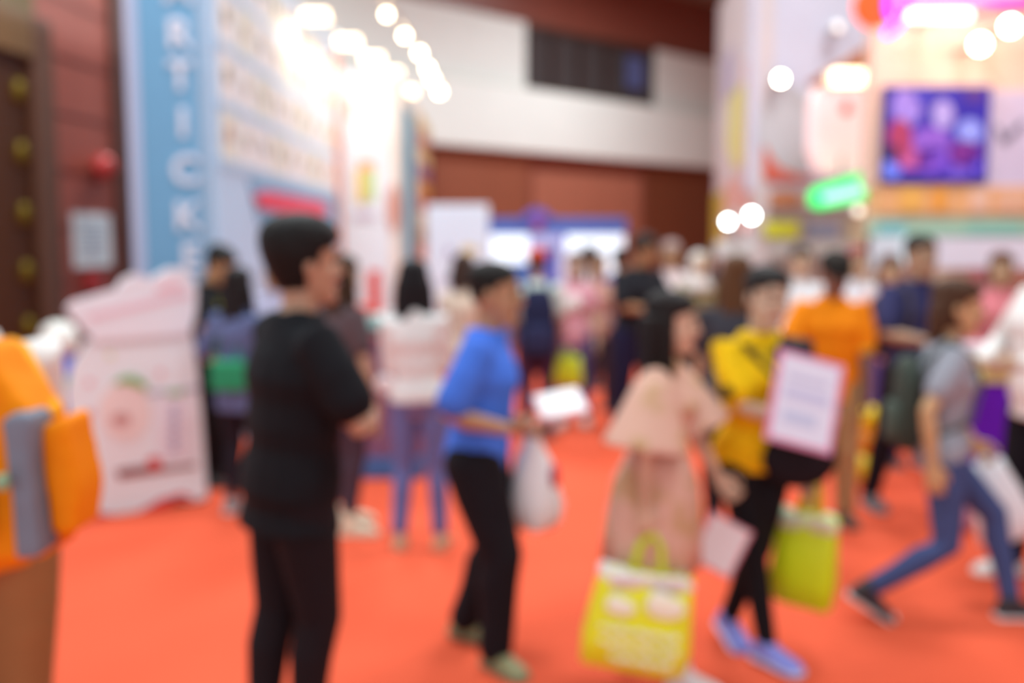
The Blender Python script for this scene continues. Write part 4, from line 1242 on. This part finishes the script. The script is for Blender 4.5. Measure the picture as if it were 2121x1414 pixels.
# woman in yellow and black
yy_ = 3.92
def vest(J):
    g = MB(); T = J['T']; rings = []
    for z in (.50, .44, .35, .25, .12, 0, -.08):
        c = T((-.10, .012, z)); a = {.50: .06, .44: .09}.get(z, .105); rings.append([c + (J['TX'] * math.cos(t) * a + J['TY'] * math.sin(t) * (.165 if z < .45 else .10)) * J['s'] for t in [2 * math.pi * i / 20 for i in range(20)]])
    g.loft(rings, mat('26242c', 'cloth')); s1, el, wr = J['al']['L']; g.tube([T((-.10, 0, .45)), s1, s1.lerp(el, .75)], [.08, .085, .078], mat('26242c', 'cloth'), seg=16)
    g.build('black_vest', J['root'], remesh=.012, smooth=2)
J = person(fx(1552, yy_), yy_, 172, 1.60, 'person with tied hair in yellow top and black vest holding a framed pink board', skin='d3a084', sex='f', vox=.0065,
           shirt=dict(m=flower_mat('f4c20a', '3c3018', 9, .60), hem=-.06, ease=.026, sleeve=.72, sflare=.026), legs=dict(c='141216', ease=.006, top=.0, k='cloth'), hair=('1c1412', 'bun'), shoes=dict(c='8890e0', sole='d6d4f0', lace='d0e0f4'),
           lean=2, yaw=-8, nod=6, tilt=-4, feet=dict(R=dict(p=(-.02, .14, .0), yaw=-28), L=dict(p=(.05, -.13, .03), pitch=-16)),
           hands=dict(R=dict(p=(-.08, .30, 1.09), pole=(1, -.3, -.6), palm=(-.2, -.6, .6), curl=.9, dir=(-1, .3, .0)), L=dict(p=(-.22, .06, .84), pole=(-.5, -1, 0), palm=(1, 0, 0), curl=1.4)), extras=(vest,))
hR = J['al']['Rh']
bd = board(P(1667, 832, hR.y - .03), (1, .1, -.28), (.24, .35, 1), .27, .355, .012, 'white board with a pink border held up by person in yellow top', 'framed_board', 'board', 'e6e0f0', rim='e48cb0', prints=((-.02, .22, .6, .05, 'c4c0dc'), (.0, .05, .66, .12, 'ccc8e4'), (-.05, -.2, .5, .14, 'c8cae4')))
hL = J['al']['Lh']
tote((hL.x + .02, hL.y + .02, hL.z + .02), -4, .25, .39, .12, 'd2e408', 'e4f4d0', 215, 'lime green tote bag hanging from person in yellow top', handle=.15, hcol='d8b428', taper=1.06)
# small dark shoulder bag in front of her
sb = empty('shoulder_bag', J['T']((-.2, .14, .0)), 'black shoulder bag worn at the hip beneath the pink-edged board', 'bag')
g = MB(); c = J['T']((-.13, .17, .02)); g.ball(c, (.15, .05, .12), mat('1c161c', 'cloth')); g.build('bag_body', sb)
g = MB(); T = J['T']; g.tube([T((-.2, .17, .1)), T((-.05, .17, .32)), T((.09, .07, .49)), T((.10, -.04, .5)), T((-.05, -.15, .3)), T((-.2, -.1, .1))], .012, mat('1c161c', 'cloth'), seg=8); g.build('strap', sb)
# man in orange
yo = 5.78
def cuff(J):
    for nm in 'LR':
        s1, el, wr = J['al'][nm]; g = MB(); g.tube([s1.lerp(el, .68), s1.lerp(el, .80)], .072 * J['s'], mat('f4c838', 'cloth'), seg=18, caps=True); g.build('cuff', J['root'])
J = person(fx(1708, yo), yo, 186, 1.64, 'person in vivid orange polo shirt and khaki trousers with dark cap', skin='8c5a48', vox=.009,
           shirt=dict(c='ff8c0a', hem=-.10, ease=.03, sleeve=.75, sflare=.022, collar='e85808'), legs=dict(c='b49468', top=.0, ease=.022), hair=('18120f', 'crop'), shoes=dict(c='5c4638', sole='3c3028', lace='2c2420'),
           nod=18, wide=1.0, feet=dict(R=dict(p=(.10, .1, 0)), L=dict(p=(-.13, -.05, 0))), hands=dict(R=dict(p=(.16, .26, 1.02), pole=(1, -.5, -.5), curl=.9), L=dict(p=(-.20, .12, .8), curl=.7)), extras=(cap('2a2420', '1c1816'), cuff))
# navy man
yn = 6.05
J = person(fx(1876, yn), yn, 165, 1.74, 'person in navy T-shirt with a rucksack strap facing the camera by the counter', skin='b98668', vox=.009,
           shirt=dict(c='34345c', hem=-.1, ease=.024, sleeve=.75, sflare=.018, collar='2a2a4c'), legs=dict(c='1a1620', top=0), hair=('231a14', 'crop'), shoes=dict(c='5c5c60', sole='a4a4a8', lace='d0d0d0'),
           nod=4, feet=dict(R=dict(p=(.16, -.15, 0)), L=dict(p=(-.16, .30, 0), yaw=-20)), hands=dict(R=dict(p=(.10, .27, 1.10), pole=(1, -.6, -.4), dir=(-.8, .5, 0), palm=(0, 0, 1), curl=.7), L=dict(p=(-.05, .27, 1.08), pole=(-1, -.6, -.4), palm=(0, 0, 1), dir=(.8, .5, 0), curl=.7)))
backpack(J, '3a3440', '4c4450', 'dark grey rucksack on back of person in navy T-shirt')
# striding woman in jeans
yj = 4.35
J = person(fx(1932, yj), yj, 98, 1.64, 'person in grey T-shirt and blue jeans striding past with a dark green backpack', skin='d09468', sex='f', vox=.0065,
           shirt=dict(c='9c9ca6', hem=-.07, ease=.022, sleeve=.6, sflare=.014), legs=dict(c='44507c', ease=.008, top=.02, to=.95), hair=('4a2e1c', 'bob'), shoes=dict(c='2c2a30', sole='e4d4d2', toe='ece0dc', lace='e8e8e8'),
           lean=1, yaw=6, nod=4, hipdrop=.115, feet=dict(R=dict(p=(.12, -.33, .06), pitch=-30), L=dict(p=(.02, .34, .0), pitch=0)),
           hands=dict(R=dict(p=(.24, -.10, .78), pole=(.4, -1, 0), palm=(-1, .2, 0), curl=.8), L=dict(p=(-.24, .22, .80), pole=(-.3, -1, -.2), palm=(1, 0, 0), curl=1.3)))
backpack(J, '3e463e', '4a544a', 'dark green backpack on back of person in blue jeans', w_=.26, h_=.42, d_=.09, z0=.03, skx=.82)
hL = J['al']['Lh']
tote((hL.x, hL.y, hL.z), 20, .17, .40, .10, 'f6f8ff', None, 180, 'white paper bag swinging from hand of person in blue jeans', handle=.05, name='paper_bag', taper=1.75)
# white shirt at the right edge
yw = 4.8
J = person(fx(2158, yw), yw, 262, 1.78, 'person in loose white shirt and black trousers cut off by frame edge', skin='c89678', vox=.009,
           shirt=dict(c='ece6e2', hem=-.10, ease=.05, sleeve=1.9, collar='e6e0dc'), legs=dict(c='15131a', top=0, ease=.02), hair=('1c1412', 'short'), shoes=dict(c='e8e0da', sole='f0e8e0', lace='f8f8f8'), wide=1.15,
           feet=dict(R=dict(p=(.1, .1, 0)), L=dict(p=(-.1, -.1, 0))), hands=dict(R=dict(p=(.2, .25, 1.05), pole=(1, -.6, -.5)), L=dict(p=(-.14, .28, 1.08), pole=(-1, -.6, -.5))))
# lanyard man
J = person(fx(436, 6.8), 6.8, 105, 1.69, 'person in black T-shirt with yellow-green lanyard behind the white standee', skin='bc8058', shirt=dict(c='1c1c20', hem=-.1, ease=.02), legs=dict(c='17161a', top=0),
           hair=('17120f', 'short'), shoes=dict(c='1c1a1a', sole='3c3a3a', lace='3c3a3a'), nod=28, lean=5, hands=dict(R=dict(p=(.12, .34, 1.02), pole=(.8, -1, -.5), curl=.6), L=dict(p=(-.1, .32, 1.04), pole=(-.8, -1, -.4))), extras=(lanyard('aab428'),))
# woman with green bag
J = person(fx(504, 6.0), 6.0, 25, 1.54, 'person with long dark hair in slate blue top seen from behind near the lanyard wearer', skin='c79272', sex='f', shirt=dict(c='5f6a92', hem=-.16, ease=.024, sleeve=.9), legs=dict(c='231e28', top=0, ease=.008),
           hair=('171213', 'long'), shoes=dict(c='9c9494', sole='d8d4d4', lace='e8e8e8'), yaw=-10, hands=dict(L=dict(p=(-.2, .14, 1.0), pole=(-.6, -1, 0)), R=dict(p=(.08, .28, 1.1), pole=(.8, -1, -.3))))
gb = empty('handbag', P(473, 775, 5.85), 'small emerald green handbag at hip of person in slate blue top', 'bag')
g = MB(); q = P(473, 778, 5.85); g.box(q, (.21, .08, .19), mat('2f9468', 'cloth')); g.build('bag_body', gb, bevel=.025)
g = MB(); tp = J['T']((-.13, -.02, .52)); g.tube([q + V((-.08, 0, .09)), tp, q + V((.08, 0, .09))], .008, mat('24785a', 'cloth'), seg=8); g.build('strap', gb)
# woman in white blouse from behind
J = person(fx(872, 5.28), 5.28, 6, 1.60, 'person with straight black hair in white blouse and blue jeans, back turned', skin='d2a07e', sex='f', vox=.0075, shirt=dict(c='e2e0de', hem=.0, ease=.024, sleeve=1.9), legs=dict(c='6a74ac', ease=.010, top=.06, to=.90),
           hair=('120e12', 'long'), shoes=dict(sandal=1, c='c88c6c', sole='c8a080'), wide=.92, side=-3, yaw=-12, nod=8, feet=dict(L=dict(p=(-.13, .0, 0)), R=dict(p=(.11, .03, 0))), hands=dict(L=dict(p=(-.09, .26, 1.05), pole=(-.4, -.8, -.9)), R=dict(p=(.07, .28, 1.05), pole=(.4, -.8, -.9))))
# woman behind the near man
J = person(fx(714, 5.65), 5.65, 40, 1.62, 'person with brown hair in dark dress half hidden behind the tallest person in black', skin='c99676', sex='f', shirt=dict(c='5a4c50', hem=-.1, ease=.022, sleeve=.7), legs=dict(c='4a3c48', ease=.01, top=0, to=.8), hair=('3c2818', 'long'), shoes=dict(c='e6d8bc', sole='ece0c8', lace='f4ecd8'),
           feet=dict(L=dict(p=(-.1, .1, 0), yaw=30), R=dict(p=(.1, -.05, 0), yaw=50)))
# man in black, mid distance
J = person(fx(1314, 8.5), 8.5, 148, 1.76, 'person in black T-shirt and navy trousers standing in mid-hall with forearms raised', skin='a8704c', shirt=dict(c='1e1e24', hem=-.08, ease=.03, sleeve=.8, sflare=.02), legs=dict(c='1e2040', top=0), hair=('19130f', 'short'),
           shoes=dict(c='c8c0b8', sole='dcd8d0', lace='f0f0f0'), wide=1.2, lean=4, nod=10, yaw=-30, feet=dict(R=dict(p=(.1, -.12, 0)), L=dict(p=(-.1, .1, 0))), hands=dict(R=dict(p=(.06, .27, 1.1), pole=(1.2, -.3, -.5), dir=(-.8, .5, 0), curl=.7), L=dict(p=(-.1, .34, 1.15), pole=(-.8, -1, -.5))))
# backpack person behind the blue polo
J = person(fx(1112, 8.3), 8.3, 0, 1.63, 'person in red cap with navy backpack seen from behind beyond the blue polo', skin='a8705c', shirt=dict(c='d0dcd4', hem=-.1, sleeve=.7), legs=dict(c='4c3454', top=0), hair=('1c1412', 'crop'), shoes=dict(c='3c3438', sole='6c6468', lace='a0a0a0'), face=False,
           extras=(cap('c44a34', 'b03c2c'),))
backpack(J, '1f2342', '2a2e50', 'navy backpack on back of person in red cap', w_=.30, h_=.60, d_=.18, z0=-.12)
hr = J['al']['Rh']
q = P(1160, 785, 8.1)
tote((hr.x + .03, hr.y - .05, hr.z + .05), 0, .26, .26, .1, 'c8d80c', None, 190, 'lime shopping bag held by person with navy backpack', handle=.06, name='shopping_bag', hcol='a8b80c')
# pink top
J = person(fx(1190, 9.0), 9.0, 190, 1.60, 'person with brown hair in pink top with white front, facing camera in mid-hall', skin='d6a48c', sex='f', shirt=dict(c='dc9ca8', hem=-.1, ease=.02), legs=dict(c='5c5c98', ease=.01, top=0), hair=('5a3824', 'bob'), shoes=dict(c='c4bcb4', sole='d8d4cc', lace='f0f0f0'),
           feet=dict(R=dict(p=(.1, .1, 0)), L=dict(p=(-.1, -.08, 0))))
g = MB(); g.ball(J['T']((0, .125, .33)), (.075, .03, .08), mat('f2ece8', 'cloth')); g.build('white_badge', J['root'])
# foreground left person, cropped
yf = 2.42
J = person(fx(-10, yf), yf, -42, 1.76, 'person in white shirt, orange vest and tan trousers cut off by frame edge', skin='c48c6c', vox=.008, shirt=dict(c='ece6e2', hem=-.04, ease=.022, sleeve=.85, sflare=.02), legs=dict(c='9c7248', top=.05, ease=.026), hair=('1c1412', 'short'), shoes=dict(c='4c3c30', sole='2c2420', lace='2c2420'),
           lean=3, hands=dict(R=dict(p=(.06, .3, 1.08), pole=(.2, -.2, -1)), L=dict(p=(-.2, .25, 1.0), pole=(-.8, -1, -.4))))
g = MB(); T = J['T']; g.loft([J['ring'](z, .036) for z in (.47, .4, .3, .2, .1, .02, -.04)], mat('ee8a10', 'cloth')); g.build('orange_vest', J['root'], remesh=.012, smooth=2)
bp = empty('backpack', T((.16, -.2, .1)), 'orange and grey backpack slung behind person in orange vest', 'backpack')
def blob(c, r, m, pw=.6):
    gg = MB(); rings = []
    for i in range(11):
        ph = -math.pi / 2 + math.pi * (i + .1) / 10.2; cz = math.copysign(abs(math.sin(ph)) ** .7, math.sin(ph)); cr = abs(math.cos(ph)) ** .5
        rings.append([V(c) + V((math.copysign(abs(math.cos(t)) ** pw, math.cos(t)) * r[0] * cr, math.copysign(abs(math.sin(t)) ** pw, math.sin(t)) * r[1] * cr, cz * r[2])) for t in [2 * math.pi * j / 28 for j in range(28)]])
    gg.loft(rings, m); return gg
yq = yf - .25
QP = Plane((-3, yq), (3, yq))
def slab(pts, d0, d1, m, name):
    gg = MB(); QP.ppoly(gg, pts, d0, d1, m); gg.build(name, bp, remesh=.009, smooth=10)
slab([(-80, 735), (-20, 700), (12, 712), (45, 765), (85, 815), (112, 850), (120, 960), (138, 1130), (-80, 1145)], -.07, .10, mat('f48c06', 'cloth'), 'bag_body')
slab([(60, 850), (88, 832), (124, 842), (120, 880), (122, 960), (140, 1118), (88, 1124), (80, 1000), (66, 900)], .02, .13, mat('7e8290', 'cloth'), 'grey_side_strip')
slab([(112, 872), (165, 848), (180, 920), (198, 1000), (188, 1082), (160, 1096), (138, 1080), (120, 960)], -.06, .08, mat('fb8c08', 'cloth'), 'side_pocket')
slab([(-40, 960), (22, 965), (38, 1010), (32, 1080), (-40, 1085)], .06, .15, mat('1c1c20', 'cloth'), 'front_pocket')
blob(P(6, 998, yq - .155), (.012, .014, .018), mat('8cb08c', 'print')).build('badge', bp)
g = MB(); a0 = P(110, 790, yq); g.tube([P(110, 850, yq), P(75, 780, yf - .14), P(40, 715, yf - .03), P(20, 705, yf + .12)], .02, mat('f4a010', 'cloth'), seg=10, flat=.5); g.build('strap', bp)

# background crowd
crowd = [
    (1512, 5.5, 10, 1.62, 'f', '3a3a42', '5a3a20', 'long', '1e1c22', 'person with big brown hair and charcoal top behind the yellow top', '1c'),
    (1645, 8.0, 180, 1.66, 'm', 'e4e2e4', '2a2220', 'short', '2c2c38', 'person in white shirt between the yellow top and the orange shirt', ''),
    (1440, 9.2, 175, 1.60, 'f', '8c8460', None, 'scarf', '3c3430', 'person wearing a white headscarf beyond the pink dress', ''),
    (1385, 9.6, 200, 1.70, 'm', 'e2cccc', 'a8908c', 'short', '4c4048', 'person in pale pink shirt just beyond the black T-shirt in mid-hall', ''),
    (1758, 7.9, 170, 1.66, 'm', 'e8e4ea', '8c3a40', 'crop', '3c3444', 'person in white shirt behind the shoulder of the orange shirt', ''),
    (1236, 9.8, 160, 1.58, 'f', 'c49484', '4a2c1c', 'bob', '3c2c30', 'person with short brown hair and tan top deep in the hall', ''),
    (1282, 10.2, 0, 1.63, 'm', '4a5ca4', '221a18', 'short', '2c2c3c', 'person in blue shirt beyond the mid-hall black T-shirt', ''),
    (585, 7.0, 200, 1.60, 'f', 'c8c4e0', '2a1c18', 'bob', '5c5468', 'person in pale lilac blouse facing out behind the tallest person in black', ''),
    (960, 7.6, 20, 1.60, 'f', 'd8c4b0', '3a2820', 'bob', '8c7a50', 'person in beige top between the white blouse and the blue polo', ''),
    (1826, 7.3, 185, 1.6, 'f', 'd8a49c', '5c3c34', 'bob', '5c4484', 'person in salmon top between the orange and navy shirts', ''),
    (1218, 11.2, 10, 1.66, 'm', 'd8d8e0', '181416', 'short', '2c2c3c', 'person in pale grey shirt before the blue booth', ''),
    (1462, 11.4, 190, 1.62, 'f', '4c3c48', '2c1e1a', 'long', '2c2430', 'person in plum top far behind the white headscarf', ''),
    (2052, 7.3, 200, 1.62, 'f', 'd87c84', '5a3020', 'bob', '3c2c40', 'stallholder in rose top behind the purple counter', ''),
]
for px, Y, hd, H, sx, c, hc, st_, lc_, lb, _ in crowd:
    ex = (scarf('e6e2dc'),) if st_ == 'scarf' else ()
    a_ = random.uniform(-.1, .12)
    person(fx(px, Y), Y, hd, H, lb, skin=random.choice(['c89674', 'b8825e', 'd4a484']), sex=sx, vox=.012,
           shirt=dict(c=c, hem=-.1, ease=.022, sleeve=random.choice([.7, .8, 1.9])), legs=dict(c=lc_, top=0, ease=.014),
           hair=(hc, st_) if hc else None, shoes=dict(c='4c4448', sole='8c8488', lace='c0c0c0'), wide=1.1 if _ else 1.02,
           feet=dict(R=dict(p=(.1, a_, 0)), L=dict(p=(-.1, -a_, 0))),
           hands=dict(R=dict(p=(.16, .24, 1.0), pole=(.8, -1, -.4)), L=dict(p=(-.2, .14, .85))), extras=ex)
